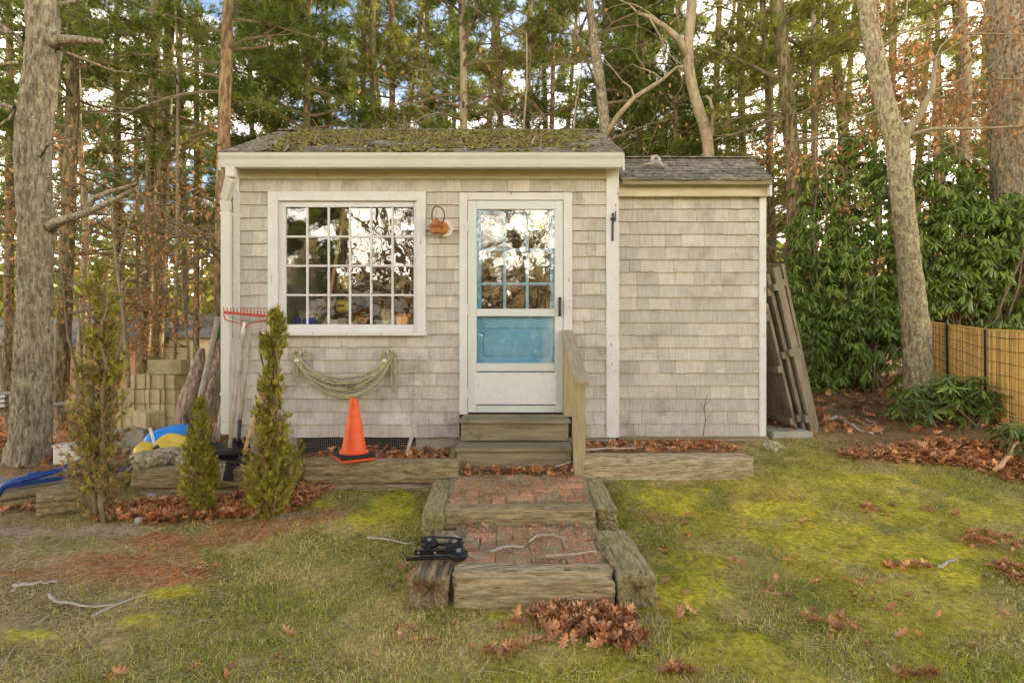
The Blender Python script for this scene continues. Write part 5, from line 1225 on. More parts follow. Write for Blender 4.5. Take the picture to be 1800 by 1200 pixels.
def tufts(pos, dirs, nn, length, width, spread):
    """needle tufts: nn thin triangles around each direction"""
    n = len(pos); D = np.repeat(dirs, nn, 0) + rng.normal(0, spread, (n * nn, 3)); D /= np.linalg.norm(D, axis=1)[:, None]
    p = np.repeat(pos, nn, 0) + rng.normal(0, length * .12, (n * nn, 3)); Ls_ = length * (.7 + .6 * rng.random((n * nn, 1)))
    side = np.cross(D, rng.normal(0, 1, (n * nn, 3))); side /= np.linalg.norm(side, axis=1)[:, None]
    V = np.stack([p - side * width / 2, p + side * width / 2, p + D * Ls_], 1).reshape(-1, 3)
    Fc = np.arange(len(V)).reshape(-1, 3); tone = np.repeat(np.repeat(rng.random(n), nn), 3)
    return V, Fc, tone
def crown_pine(Q, z0, z1, rmax, nb_, m, parent, tipn=9, sparse=1.0, needle=.11, nwid=.011, nper=11, bare=0, droop=-.12, bias=None):
    mb = MB(); pos = []; dirs = []
    for i in range(nb_ + bare):
        isb = i >= nb_
        z = random.uniform(z0, z1) if not isb else random.uniform(max(1.6, z0 - 3), z0 + 1); k = int(np.argmin(np.abs(Q[:, 2] - z))); p = Vector(Q[k])
        a = random.uniform(0, 6.28); f_ = (z - z0) / max(.1, z1 - z0); ln = rmax * (1 - .45 * max(0, f_)) * random.uniform(.45, 1.1)
        d = Vector((math.cos(a), math.sin(a), random.uniform(-.1, .45))); pts, _d = wander(p, d, ln, .02, 6, .12, droop * .3)
        mb.tube(pts, [.028 * (1 - .75 * j / 6) for j in range(7)], 4, cap=False)
        for j in range(2, 7):
            for s_ in range(2 if not isb else 1):
                dd = ((pts[j] - pts[j-1]).normalized() + Vector((random.gauss(0, .7), random.gauss(0, .7), random.gauss(0, .3)))).normalized(); tl = ln * random.uniform(.14, .34)
                q, _ = wander(pts[j], dd, tl, .01, 3, .15, .03)
                mb.tube(q, [.010, .008, .006, .003], 3, cap=False)
                if isb: continue
                for t_ in range(int(tipn * sparse)):
                    c_ = q[random.randint(1, 3)]; pos.append(tuple(c_ + Vector((random.gauss(0, .10), random.gauss(0, .10), random.gauss(0, .06))))); dirs.append((dd.x, dd.y, dd.z + .35))
    br = mb.build('branches', M['twig'], parent, kind='stuff')
    if pos:
        V, Fc, tn = tufts(np.array(pos), np.array(dirs), nper, needle, nwid, .75)
        npobj('crown', V, Fc, m, parent, tone=tn)
    return br
def leafcrown(tips, n_, m, parent, size=.09, name='crown', spread=.12, keepd=1):
    T = [t_ for t_ in tips if t_[2] <= keepd]
    if not T: return
    idx = rng.integers(0, len(T), n_); pos = np.array([tuple(T[i][0]) for i in idx]) + rng.normal(0, spread, (n_, 3))
    lv = np.array([(-.5, 0, 0), (-.1, .28, .05), (.5, 0, -.05), (-.1, -.28, .05), (.2, .2, 0), (.2, -.2, 0)]); lf = np.array([(0, 3, 1), (1, 3, 5), (1, 5, 4), (4, 5, 2)])
    V, Fc = merged(lv, lf, pos, rotm(rng.uniform(0, 6.28, n_), rng.normal(.8, .5, n_), rng.normal(0, .8, n_)), size * (.6 + .8 * rng.random(n_)))
    npobj(name, V, Fc, m, parent, tone=np.repeat(rng.random(n_), len(lv)))

# the big lichen oak at left
random.seed(101)
oak = empty('oak_tree', P(52, 822, 5.2), 'thick oak with lichen patches and a broken limb at the far left', 'tree')
W = [np.array(P(a, b, 5.2)) for a, b in ((50, 840), (52, 790), (58, 700), (60, 600), (62, 500), (65, 400), (58, 320), (56, 250), (66, 170), (78, 80), (74, 0), (70, -120), (80, -300))]
Q, u = dense(W, 1.5, 190)
rad = np.interp(u, [0, .35, .8, 1.6, 2.4, 3.4, 4.5, 7], [.255, .215, .195, .185, .19, .19, .17, .12]) * .77
barktube(Q, rad, 110, .017, 5, M['bark_oak'], 'trunk', oak, 2.0, .22)
mb = MB(); 
mb.tube([P(84, 78, 5.2), P(110, 70, 5.1), P(135, 70, 5.0), P(178, 74, 4.95)], [.07, .045, .036, .026], 10)
mb.tube([P(84, 400, 5.2), P(105, 388, 5.1), P(150, 375, 5.0), P(195, 355, 4.95), P(243, 328, 4.9)], [.06, .04, .032, .024, .008], 10)
mb.tube([P(150, 376, 5.0), P(162, 350, 5.0), P(200, 335, 5.0), P(240, 322, 5.0)], [.035, .03, .02, .008], 8)
mb.tube([P(195, 352, 4.95), P(225, 358, 4.95), P(255, 366, 4.95)], [.01, .007, .003], 5)
mb.tube([P(70, 275, 5.1), P(85, 252, 5.0), P(132, 243, 5.0)], [.02, .014, .005], 6)
mb.tube([P(50, 110, 5.2), P(30, 60, 5.1), P(0, 55, 5.0), P(-40, 40, 4.9)], [.025, .018, .012, .008], 6)
mb.tube([P(98, 85, 5.2), P(150, 105, 5.15), P(200, 125, 5.1), P(260, 130, 5.1)], [.016, .011, .008, .004], 5)
mb.tube([P(40, 180, 5.2), P(15, 210, 5.1), P(-20, 230, 5.0)], [.02, .012, .007], 6)
tp = []
for q, d_ in ((P(20, 60, 5.05), (-1, .2, .4)), (P(35, 110, 5.1), (-1, 0, .1)), (P(90, 10, 5.2), (1, .3, .5)), (P(90, -60, 5.2), (1, 0, .3)), (P(40, -60, 5.2), (-1, 0, .4)), (P(25, 190, 5.1), (-1, .3, .3))): recurse(mb, q, d_, .8, .02, 2, tp, .25, .03, 3)
mb.build('branches', M['bark_oak'], oak, smooth=True, kind='stuff')

# the lichen oak at right
random.seed(102)
oak2 = empty('oak_tree', P(1618, 680, 6.5), 'slender crooked oak with yellow lichen rising through the rhododendron', 'tree')
W = [np.array(P(a, b, 6.5)) for a, b in ((1622, 720), (1616, 660), (1608, 560), (1597, 450), (1590, 380), (1580, 300), (1578, 250), (1562, 210), (1548, 150), (1534, 80), (1522, 0), (1515, -150), (1500, -350))]
Q, u = dense(W, 1.5, 170); rad = np.interp(u, [0, .3, 1, 2, 3, 4, 6], [.24, .20, .175, .15, .15, .13, .10]) * .84
barktube(Q, rad, 84, .013, 15, M['bark_oak2'], 'trunk', oak2, 1.9, .2)
mb = MB(); tp = []
mb.tube([P(1580, 265, 6.5), P(1592, 235, 6.45), P(1615, 205, 6.4), P(1638, 160, 6.4), P(1645, 100, 6.4)], [.075, .06, .04, .032, .02], 10)
mb.tube([P(1590, 240, 6.45), P(1640, 226, 6.4), P(1720, 226, 6.3), P(1800, 222, 6.2), P(1860, 226, 6.1)], [.03, .02, .016, .014, .012], 7)
mb.tube([P(1530, 100, 6.5), P(1580, 60, 6.4), P(1640, 40, 6.3)], [.035, .02, .012], 7)
for q, d_ in ((P(1645, 100, 6.4), (.5, 0, 1)), (P(1640, 40, 6.3), (1, 0, .3)), (P(1720, 226, 6.3), (.4, .3, .6)), (P(1800, 222, 6.2), (.3, -.2, .3)), (P(1638, 160, 6.4), (1, .2, .2)), (P(1700, 60, 6.3), (.6, 0, .1)), (P(1580, 60, 6.4), (.3, 0, .6)), (P(1555, 190, 6.5), (-.8, 0, -.2)), (P(1740, 130, 6.3), (.7, 0, -.2)), (P(1600, 120, 6.4), (.5, 0, .0))): recurse(mb, q, d_, .85, .014, 3, tp, .22, 0.0, 3, 4)
mb.build('branches', M['bark_pale'], oak2, smooth=True, kind='stuff')
leafcrown(tp, 3000, M['brownleaf'], oak2, .052, spread=.08)

big = empty('oak_tree', P(1775, 560, 8.0), 'very thick grey oak trunk at the right edge behind the rhododendron', 'tree')
W = [np.array(P(a, b, 8.0)) for a, b in ((1800, 650), (1792, 480), (1782, 350), (1776, 200), (1770, 80), (1768, 0), (1768, -200))]
Q, u = dense(W, 2, 120); barktube(Q, np.interp(u, [0, 2, 4, 7], [.30, .28, .26, .23]), 96, .022, 25, M['bark_oak'], 'trunk', big, 2.6, .1)
random.seed(9); mb = MB(); tp = []
for q, d_ in ((P(1740, 300, 7.9), (-1, -.2, .5)), (P(1740, 60, 7.9), (-1, -.4, .4)), (P(1800, 40, 7.8), (.3, -1, .1)), (P(1790, 130, 7.8), (-.6, -.8, .1)), (P(1730, 180, 7.9), (-1, 0, 0))): recurse(mb, q, d_, 1.0, .02, 3, tp, .22, 0, 3, 4)
mb.build('branches', M['bark_pale'], big, smooth=True, kind='stuff'); leafcrown(tp, 2200, M['brownleaf'], big, .075, spread=.1)

TREES = [
 # label, bark, depth, polyline, width px, crown: (z0, z1, radius, branches, material, bare)
 ('dark pine just right of the thick left oak', 'bark_pine', 9.0, [(128,-60),(127,200),(118,420),(106,740)], 27, (4.2, 10, 1.9, 30, 'needle', 14), 'pine_tree'),
 ('slim grey trunk close behind the dark pine at left', 'bark_pale', 10.5, [(152,380),(146,560),(132,740)], 15, (6, 9, 1.0, 8, 'needle', 12), 'slim_tree'),
 ('mossy pine, left one of a close pair left of the shed', 'bark_pine', 11.5, [(277,-60),(268,250),(252,640)], 22, (5.5, 12, 2.0, 26, 'needle', 18), 'pine_tree'),
 ('mossy pine, right one of a close pair left of the shed', 'bark_pine', 12.0, [(303,-60),(290,250),(274,640)], 23, (5.5, 12, 2.2, 26, 'needle_y', 18), 'pine_tree'),
 ('very thin bare trunk between the pine pair and the shed', 'bark_pale', 10.0, [(313,110),(312,400),(306,640)], 8, (6, 8, .8, 5, 'needle', 10), 'slim_tree'),
 ('reddish forked pine at the left corner of the shed', 'bark_red', 8.5, [(404,-60),(394,200),(389,480),(386,700)], 24, (5.2, 9, 1.8, 20, 'needle', 14), 'pine_tree'),
 ('bushy bright green pine rising above the left end of the roof', 'bark_pine', 10.5, [(545,-60),(541,120),(538,300)], 13, (3.9, 11, 1.75, 92, 'needle', 4), 'pine_tree'),
 ('bushy low pine behind the left roof corner', 'bark_pine', 11.5, [(478,-60),(478,120),(480,300)], 10, (3.6, 10, 1.4, 46, 'needle', 4), 'pine_tree'),
 ('dark pine trunk left of a close twin above the roof', 'bark_pine', 13.0, [(640,-60),(638,230)], 12, (5, 12, 2.0, 26, 'needle_y', 8), 'pine_tree'),
 ('dark pine trunk right of a close twin above the roof', 'bark_pine', 12.0, [(655,-60),(656,230)], 13, (5.5, 12, 1.9, 30, 'needle', 8), 'pine_tree'),
 ('pine with a yellowing crown above the window side of the roof', 'bark_red', 13.5, [(688,-60),(690,230)], 12, (4.6, 13, 2.2, 40, 'needle_y', 8), 'pine_tree'),
 ('twin trunk pine, left stem, above the middle of the roof', 'bark_pine', 15.0, [(752,-60),(748,230)], 10, (4.6, 13, 2.1, 40, 'needle', 8), 'pine_tree'),
 ('grey trunk with bare side boughs above the middle of the roof', 'bark_pale', 10.0, [(808,-60),(815,120),(815,250)], 14, (6.6, 10, 1.5, 12, 'needle', 34), 'pine_tree'),
 ('thin dark pine above the lantern', 'bark_pine', 14.0, [(872,-60),(880,230)], 11, (4.8, 13, 2.0, 34, 'needle_y', 10), 'pine_tree'),
 ('thin dark pine above the blue door', 'bark_pine', 14.5, [(935,-60),(925,230)], 11, (4.6, 13, 2.0, 30, 'needle', 10), 'pine_tree'),
 ('thin brown pine above the right door casing', 'bark_red', 15.5, [(975,-60),(970,230)], 9, (4.6, 13, 2.0, 34, 'needle_y', 10), 'pine_tree'),
 ('lichen covered leaning trunk above the right end of the main roof', 'bark_oak', 9.6, [(1028,-60),(1043,60),(1062,200),(1066,300)], 19, (6.5, 9, 1.5, 12, 'needle', 22), 'oak_tree'),
 ('bushy dark green pine above the joint of the two roofs', 'bark_pine', 11.0, [(1130,-60),(1128,150),(1125,320)], 12, (3.9, 10, 1.6, 80, 'needle', 6), 'pine_tree'),
 ('short green pine right above the lower wing roof', 'bark_pine', 10.0, [(1190,60),(1188,150),(1185,320)], 9, (3.4, 6.6, 1.2, 42, 'needle', 6), 'pine_tree'),
 ('dark mossy pine trunk above the right half of the wing roof', 'bark_pine', 13.0, [(1300,-60),(1303,150),(1306,320)], 14, (5, 12, 2.0, 34, 'needle_y', 10), 'pine_tree'),
 ('slender pine behind the right end of the wing roof', 'bark_pine', 10.5, [(1335,-60),(1350,150),(1360,500)], 13, (4.2, 10, 1.5, 34, 'needle_y', 10), 'pine_tree'),
 ('stout vine-wrapped pine just right of the wing', 'bark_pine', 9.0, [(1360,-60),(1382,150),(1397,320),(1390,540)], 27, (5.2, 10, 1.8, 22, 'needle_y', 16), 'pine_tree'),
 ('straight pale grey trunk right of the vine-wrapped pine', 'bark_pale', 9.6, [(1429,-60),(1431,200),(1432,540)], 12, (6.5, 9, 1.2, 8, 'needle_y', 14), 'slim_tree'),
 ('reddish pine leaning left above the rhododendron', 'bark_red', 12.0, [(1452,-60),(1472,120),(1484,260),(1486,500)], 20, (5.5, 12, 2.0, 26, 'needle_y', 14), 'pine_tree'),
 ('thin reddish trunk behind the slender lichen oak', 'bark_red', 13.0, [(1560,-60),(1572,200),(1575,500)], 13, (7, 12, 1.8, 12, 'needle_y', 12), 'pine_tree'),
 ('pale forked trunk left of the very thick right oak', 'bark_pale', 10.5, [(1686,-60),(1700,150),(1693,340),(1690,520)], 22, (8, 10, 1.4, 6, 'needle_y', 16), 'forked_tree'),
 ('slim trunk between the lichen oak and the forked tree', 'bark_red', 14.0, [(1650,-60),(1645,200),(1650,500)], 12, (7, 12, 2.0, 14, 'needle_y', 12), 'pine_tree'),
 ('dark pine at the left edge beyond the thick oak', 'bark_pine', 12.0, [(15,-60),(18,200),(15,560)], 18, (4.5, 12, 2.2, 40, 'needle', 10), 'pine_tree'),
 ('green pine filling the gap above the brown sapling at left', 'bark_pine', 13.0, [(205,-60),(206,200),(205,560)], 13, (3.8, 10, 2.0, 44, 'needle', 10), 'pine_tree'),
 ('thin pine between the pine pair and the shed corner', 'bark_pine', 14.5, [(345,-60),(346,200),(345,560)], 11, (3.4, 9, 1.9, 30, 'needle', 8), 'pine_tree'),
]
for i, (lab, bk, d, pl, wpx, cr_, nm) in enumerate(TREES):
    random.seed(300 + i); W = polyline(pl, d); root = empty(nm, tuple(W[0]), lab, 'tree')
    Q, u = dense(W, 3.0, 46); r0 = wpx * d / F / 2 * cosv(pl[0][0])
    barktube(Q, np.interp(u, [0, u[-1] * .5, u[-1]], [r0 * 1.18, r0, r0 * .55]), 22, .010, 40 + i, M[bk], 'trunk', root, .9, .12)
    z0, z1, rm, nb2, mt, bare = cr_
    crown_pine(Q, z0, z1, rm, nb2, M[mt], root, tipn=9, bare=bare)
# forked limbs
# crooked pale oak above the wing
random.seed(401)
ck = empty('oak_tree', P(1246, 330, 9.0), 'pale crooked forked oak rising behind the wing roof', 'tree')
W = polyline([(1222,-60),(1214,30),(1208,95),(1212,130),(1222,175),(1244,240),(1248,330)], 9.0); Q, u = dense(W, 2, 90)
barktube(Q, np.interp(u, [0, 3, 6, 9], [.11, .095, .085, .05]), 30, .006, 33, M['bark_pale'], 'trunk', ck, 1, .1)
mb = MB(); tp = []
mb.tube([P(1208, 100, 9), P(1195, 70, 8.95), P(1165, 45, 8.9), P(1140, 30, 8.9), P(1120, 22, 8.9)], [.075, .06, .045, .035, .02], 9)
mb.tube([P(1250, 240, 9), P(1254, 200, 8.95), P(1248, 175, 8.9), P(1240, 168, 8.9)], [.045, .035, .025, .015], 8)
mb.tube([P(1066, 240, 9.2), P(1085, 205, 9.1), P(1115, 172, 9.0), P(1165, 140, 9.0), P(1190, 118, 9.0), P(1208, 118, 9.0)], [.055, .045, .04, .03, .025, .02], 8)
for q, d_ in ((P(1115, 172, 9), (-.1, 0, 1)), (P(1120, 22, 8.9), (-1, 0, .3)), (P(1165, 45, 8.9), (-.2, 0, 1)), (P(1212, 30, 9), (1, 0, .4)), (P(1165, 140, 9), (-1, 0, .1)), (P(1140, 30, 8.9), (.2, 0, -.6))): recurse(mb, q, d_, .9, .018, 3, tp, .3, 0, 3, 4)
mb.build('branches', M['bark_pale'], ck, smooth=True, kind='stuff')
# brown-leaved saplings and thickets
def sapling(px, py, d, h, n_, label, size=.062, lean_=(0, 0, 1), m='brownleaf', spread=.12, kids=4, ln=None):
    b = P(px, py, d); z = h1(b[0], b[1]); root = empty('oak_sapling', (b[0], b[1], z), label, 'tree'); mb = MB(); tp = []
    dv = Vector(lean_).normalized(); pts, dd = wander((b[0], b[1], z - .05), dv, h, .03, 8, .05, .02)
    mb.tube(pts, [.04 * (1 - .8 * i / 8) for i in range(9)], 8)
    mb.build('trunk', M['bark_pale'], root, smooth=True); mb = MB()
    for k in range(3, 9):
        for s_ in range(2): a = random.uniform(0, 6.28); recurse(mb, pts[k], (math.cos(a), math.sin(a), .25), ln or h * .28, .012, 2, tp, .22, 0, kids, 4)
    mb.build('branches', M['twig'], root, kind='stuff'); leafcrown(tp, n_, M[m], root, size, spread=spread)
random.seed(500)
sapling(232, 640, 7.6, 3.2, 1300, 'brown-leaved oak sapling between the thick left oak and the pine pair')
sapling(180, 640, 8.6, 4.2, 1000, 'taller brown-leaved sapling behind the dark left pine')
sapling(330, 640, 9.4, 2.6, 900, 'low brown-leaved sapling in front of the neighbouring house')
sapling(20, 640, 7.2, 3.0, 900, 'brown-leaved sapling at the far left edge')
sapling(1500, 640, 9.5, 3.6, 700, 'brown-leaved sapling above the rhododendron left of the lichen oak')
sapling(1720, 600, 8.8, 4.6, 900, 'brown-leaved sapling by the very thick right oak')
sapling(1640, 600, 9.5, 5.4, 900, 'tall brown-leaved sapling right of the lichen oak')
sapling(1450, 560, 11, 5.0, 700, 'thin sapling right of the vine-wrapped pine', m='needle_y')
sapling(1340, 560, 11, 4.6, 600, 'thin yellowing sapling behind the right end of the wing', m='needle_y')
sapling(900, 560, 9.0, 6.2, 350, 'bare twiggy sapling behind the main roof ridge', kids=4)
sapling(1000, 560, 9.5, 6.0, 350, 'bare twiggy sapling behind the right of the main ridge', kids=4)

# distant pines in depth
random.seed(600)
for i in range(56):
    d = random.uniform(17, 27); px_ = -330 + 2500 * (i + random.random()) / 56; b = P(px_, 600, d); z = h1(b[0], b[1])
    zn = next(t_ for lim, t_ in ((0, 'past the left edge'), (120, 'behind the thick left oak'), (390, 'between the left oak and the shed'), (640, 'above the left third of the main roof'), (860, 'above the middle of the main roof'), (1090, 'above the right third of the main roof'), (1350, 'above the lower wing roof'), (1580, 'between the wing and the slender lichen oak'), (1800, 'between the lichen oak and the right edge'), (9999, 'past the right edge')) if px_ < lim)
    root = empty('distant_pine', (b[0], b[1], z), 'slender pine standing deep in the wood, ' + zn, 'tree', 'pines deep in the wood ' + zn)
    W = [np.array((b[0] + random.gauss(0, .05), b[1], z - .05)), np.array((b[0] + random.gauss(0, .2), b[1], z + 6)), np.array((b[0] + random.gauss(0, .4), b[1], z + 14))]
    Q, u = dense(W, 2, 20); barktube(Q, np.interp(u, [0, 16], [.14, .07]), 10, .006, i, M['bark_pine'], 'trunk', root, .8, 0)
    left = px_ < 420; hi = px_ > 1380
    crown_pine(Q, 4.6 if left else (6.0 if hi else 3.8), 15, 2.6, 26 if (left or hi) else 44, M['needle'] if i % 3 else M['needle_y'], root, tipn=6, needle=.20, nwid=.024, nper=9, bare=4)
# far wood as one mass
n = 330; V = []; 
mb = MB()
for i in range(n):
    d = random.uniform(30, 60); px_ = random.uniform(-1500, 2900); b = P(px_, 600, d); z = h1(b[0], b[1]); mb.tube([(b[0], b[1], z), (b[0] + random.gauss(0, .3), b[1], z + random.uniform(6, 13))], [.16, .05], 5)
nn = 52000; dd = rng.uniform(30, 60, nn); pxx = rng.uniform(-1700, 3000, nn); xx = (pxx - 900) * dd / F; yy = dd + CAMY
hh_ = np.where(pxx > 1380, 6.0, 6.5) * rng.random(nn) ** .8 + np.where(rng.random(nn) < .25, rng.uniform(0, 5, nn) * (pxx < 1380), 0); zz = H(xx, yy) + .2 + hh_
fv = np.array([(-.5, 0, -.3), (.4, 0, -.5), (.5, .1, .4), (-.3, .1, .5)]); ff = np.array([(0, 1, 2), (0, 2, 3)])
V, Fc = merged(fv, ff, np.stack([xx, yy, zz], 1), rotm(rng.uniform(0, 6.28, nn), rng.normal(0, .6, nn), rng.normal(0, .6, nn)), .28 + .5 * rng.random(nn))
o = npobj('far_wood', V, Fc, M['needle_y'], tone=np.repeat(rng.random(nn), 4)); tag(o, 'hazy mass of far woodland undergrowth between the trunks', 'woodland', kind='stuff')
o = mb.build('far_trunks', M['bark_pine'], None, label='far off tree trunks that merge behind the wood', cat='woodland', kind='stuff')

# neighbouring house at far left
nh = empty('neighbour_house', (-12, 14, -1), 'tan and cream sided neighbouring house glimpsed through the trees at left', 'house')
dH = 19.0
def hw(px0, px1, py0, py1, d, dep, m, nm):
    return MB().box(X0(px0, d), X0(px1, d), d - SY, d - SY + dep, Z0(py1, d), Z0(py0, d)).build(nm, M[m], nh)
w1 = hw(-200, 238, 602, 730, dH, 4, 'siding', 'wall'); w2 = hw(290, 470, 586, 720, dH + 1.5, 3, 'sidingy', 'wall')
w2['label'] = 'cream clapboard wall in the sun'
for k in range(14): MB().box(X0(290, dH + 1.5), X0(470, dH + 1.5), dH + 1.5 - SY - .03, dH + 1.5 - SY - .002, Z0(720, dH + 1.5) + k * .2, Z0(720, dH + 1.5) + k * .2 + .17).build('clapboard', M['sidingy'], w2)
def hroof(px0, px1, py, d, rise, m):
    x0, x1, z, y = X0(px0, d), X0(px1, d), Z0(py, d), d - SY
    MB().add([(x0, y - .4, z - .05), (x1, y - .4, z - .05), (x1, y + 2, z + rise), (x0, y + 2, z + rise), (x1, y + 4.4, z - .05), (x0, y + 4.4, z - .05), (x0, y - .4, z - .2), (x1, y - .4, z - .2)], [(0, 1, 2, 3), (3, 2, 4, 5), (0, 6, 7, 1), (0, 3, 5), (1, 4, 2)]).build('roof', M[m], nh)
hroof(-210, 250, 600, dH, .9, 'roofgrey'); hroof(280, 480, 584, dH + 1.5, .8, 'roofgrey')
wf = MB().box(X0(184, dH), X0(212, dH), dH - SY - .06, dH - SY - .005, Z0(666, dH), Z0(638, dH)).build('window', M['white'], nh)
for i in range(3):
    for j in range(2): MB().box(X0(188 + i * 7, dH), X0(194 + i * 7, dH), dH - SY - .075, dH - SY - .062, Z0(651 + j * 12 , dH), Z0(641 + j * 12, dH)).build('pane', M['glass'], wf)

# ------------------------------------------------------------------ rhododendrons
lf_v = []
for i, (t_, w) in enumerate([(0, .03), (.15, .065), (.4, .115), (.65, .11), (.87, .06), (1, 0)]):
    z = -.16 * t_ * t_; lf_v += [(t_, -w, z - .03), (t_, 0, z + .012), (t_, w, z - .03)]
lf_v = np.array(lf_v); lf_f = []
for i in range(5): a = i * 3; lf_f += [(a, a+3, a+4), (a, a+4, a+1), (a+1, a+4, a+5), (a+1, a+5, a+2)]
lf_f = np.array(lf_f)
leafmesh = [npmesh('leaf', lf_v, lf_f, M['rhodo'], tone=np.full(len(lf_v), t_), smooth=True) for t_ in (.1, .35, .6, .9)]
def rhodo(centers, nwh, label, lsize, droop, nobj, seed, base, shell_=.55, thin=.35):
    rg = np.random.default_rng(seed); P_ = []; O_ = []
    tot = sum(c[3] * c[4] * c[5] for c in centers)
    for cx, cy, cz, rx, ry, rz in centers:
        k = int(nwh * rx * ry * rz / tot)
        v = rg.normal(0, 1, (k * 3, 3)); v /= np.linalg.norm(v, axis=1)[:, None]; r_ = shell_ + (1.03 - shell_) * rg.random(k * 3) ** .6; q = v * r_[:, None] * np.array((rx, ry, rz)) + np.array((cx, cy, cz))
        dn = fbm(q[:, 0] * 2.3, q[:, 1] * 2.3, q[:, 2] * 2.3, seed, 3); ok = dn > thin + .05; q = q[ok][:k]; v = v[ok][:k]
        P_.append(q); O_.append(v)
    q = np.concatenate(P_); v = np.concatenate(O_); g_ = q[:, 2] > H(q[:, 0], q[:, 1]) + .08; q, v = q[g_], v[g_]; nw = len(q)
    per = 8; pos = np.repeat(q, per, 0); ang = np.tile(np.arange(per) * 2 * math.pi / per, nw) + np.repeat(rg.uniform(0, 6.28, nw), per) + rg.normal(0, .15, nw * per)
    dr = np.repeat(rg.normal(droop, .22, nw), per) + rg.normal(0, .14, nw * per)
    # tilt whorl axis outward a little
    rot = rotm(ang, dr, rg.normal(0, .25, nw * per))
    ax = np.repeat(rg.normal(0, .25, (nw, 2)) + v[:, :2] * .35, per, 0)
    Tilt = rotm(np.zeros(nw * per), ax[:, 0], -ax[:, 1]); rot = Tilt @ rot
    size = lsize * np.repeat(.8 + .4 * rg.random(nw), per) * (.75 + .4 * rg.random(nw * per)); tone = np.repeat(rg.random(nw), per) * .7 + rg.random(nw * per) * .3
    pos = pos + np.einsum('nij,j->ni', rot, np.array((.012, 0, 0)))
    root = empty('rhododendron', base, label, 'shrub')
    order = np.argsort(pos[:, 1] - 2.0 * size); ob, rs = order[:nobj], order[nobj:]
    for i in ob:
        o = bpy.data.objects.new('leaf', leafmesh[int(tone[i] * 3.99)]); m4 = Matrix(rot[i].tolist()).to_4x4(); o.rotation_euler = m4.to_euler(); s_ = float(size[i]); o.scale = (s_, s_, s_); place(o, root, tuple(pos[i]))
    if len(rs):
        V, Fc = merged(lf_v, lf_f, pos[rs], rot[rs], size[rs]); o = npobj('foliage', V, Fc, M['rhodo'], root, tone=np.repeat(tone[rs], len(lf_v)), smooth=True); o['kind'] = 'stuff'
    # stems
    mb = MB(); random.seed(seed); base = Vector(base)
    for j in range(0, nw, max(1, nw // 90)):
        t_ = Vector(q[j]); md = base.lerp(t_, .55) + Vector((random.gauss(0, .12), random.gauss(0, .1), -.12)); st0 = base + Vector((random.gauss(0, .25), random.gauss(0, .15), -.05))
        mb.tube([st0, md, t_], [.018, .012, .005], 5, cap=False)
    mb.build('stems', M['twig'], root, kind='stuff')
def rc(px, py, d, rx, ry, rz): x, y, z = P(px, py, d); return (x, y, z, rx, ry, rz)
rhodo([rc(1470, 560, 8.0, .85, .6, 1.15), rc(1440, 440, 8.4, .55, .5, .8), rc(1500, 330, 8.6, .6, .4, .85), rc(1420, 330, 8.9, .3, .3, .5), rc(1530, 620, 7.6, .85, .5, .75), rc(1430, 600, 7.9, .5, .4, .8), rc(1560, 480, 8.2, .6, .4, .9), rc(1480, 690, 7.5, .7, .4, .35)], 2300, 'tall dark rhododendron between the leaning panels and the lichen oak', .128, .80, 300, 1, P(1490, 700, 7.8))
rhodo([rc(1680, 460, 7.9, 1.05, .6, 1.0), rc(1790, 440, 7.6, .9, .5, .9), rc(1650, 330, 8.2, .5, .4, .6), rc(1690, 560, 7.6, .95, .4, .7), rc(1640, 420, 8.0, .6, .4, .9), rc(1740, 330, 8.3, .5, .3, .5)], 2200, 'tall dark rhododendron behind the reed fence', .128, .80, 300, 2, P(1710, 640, 7.8))
rhodo([rc(1655, 718, 5.75, .56, .32, .36), rc(1600, 752, 5.9, .36, .25, .22), rc(1700, 690, 5.9, .3, .25, .25)], 190, 'low spreading rhododendron in front of the reed fence\'s left end', .125, .25, 300, 3, P(1650, 770, 6.0), .3, .2)
rhodo([rc(1795, 790, 4.7, .34, .24, .24)], 48, 'small rhododendron cut off by the right edge at the lawn', .125, .25, 160, 4, P(1805, 830, 4.7), .2, .1)

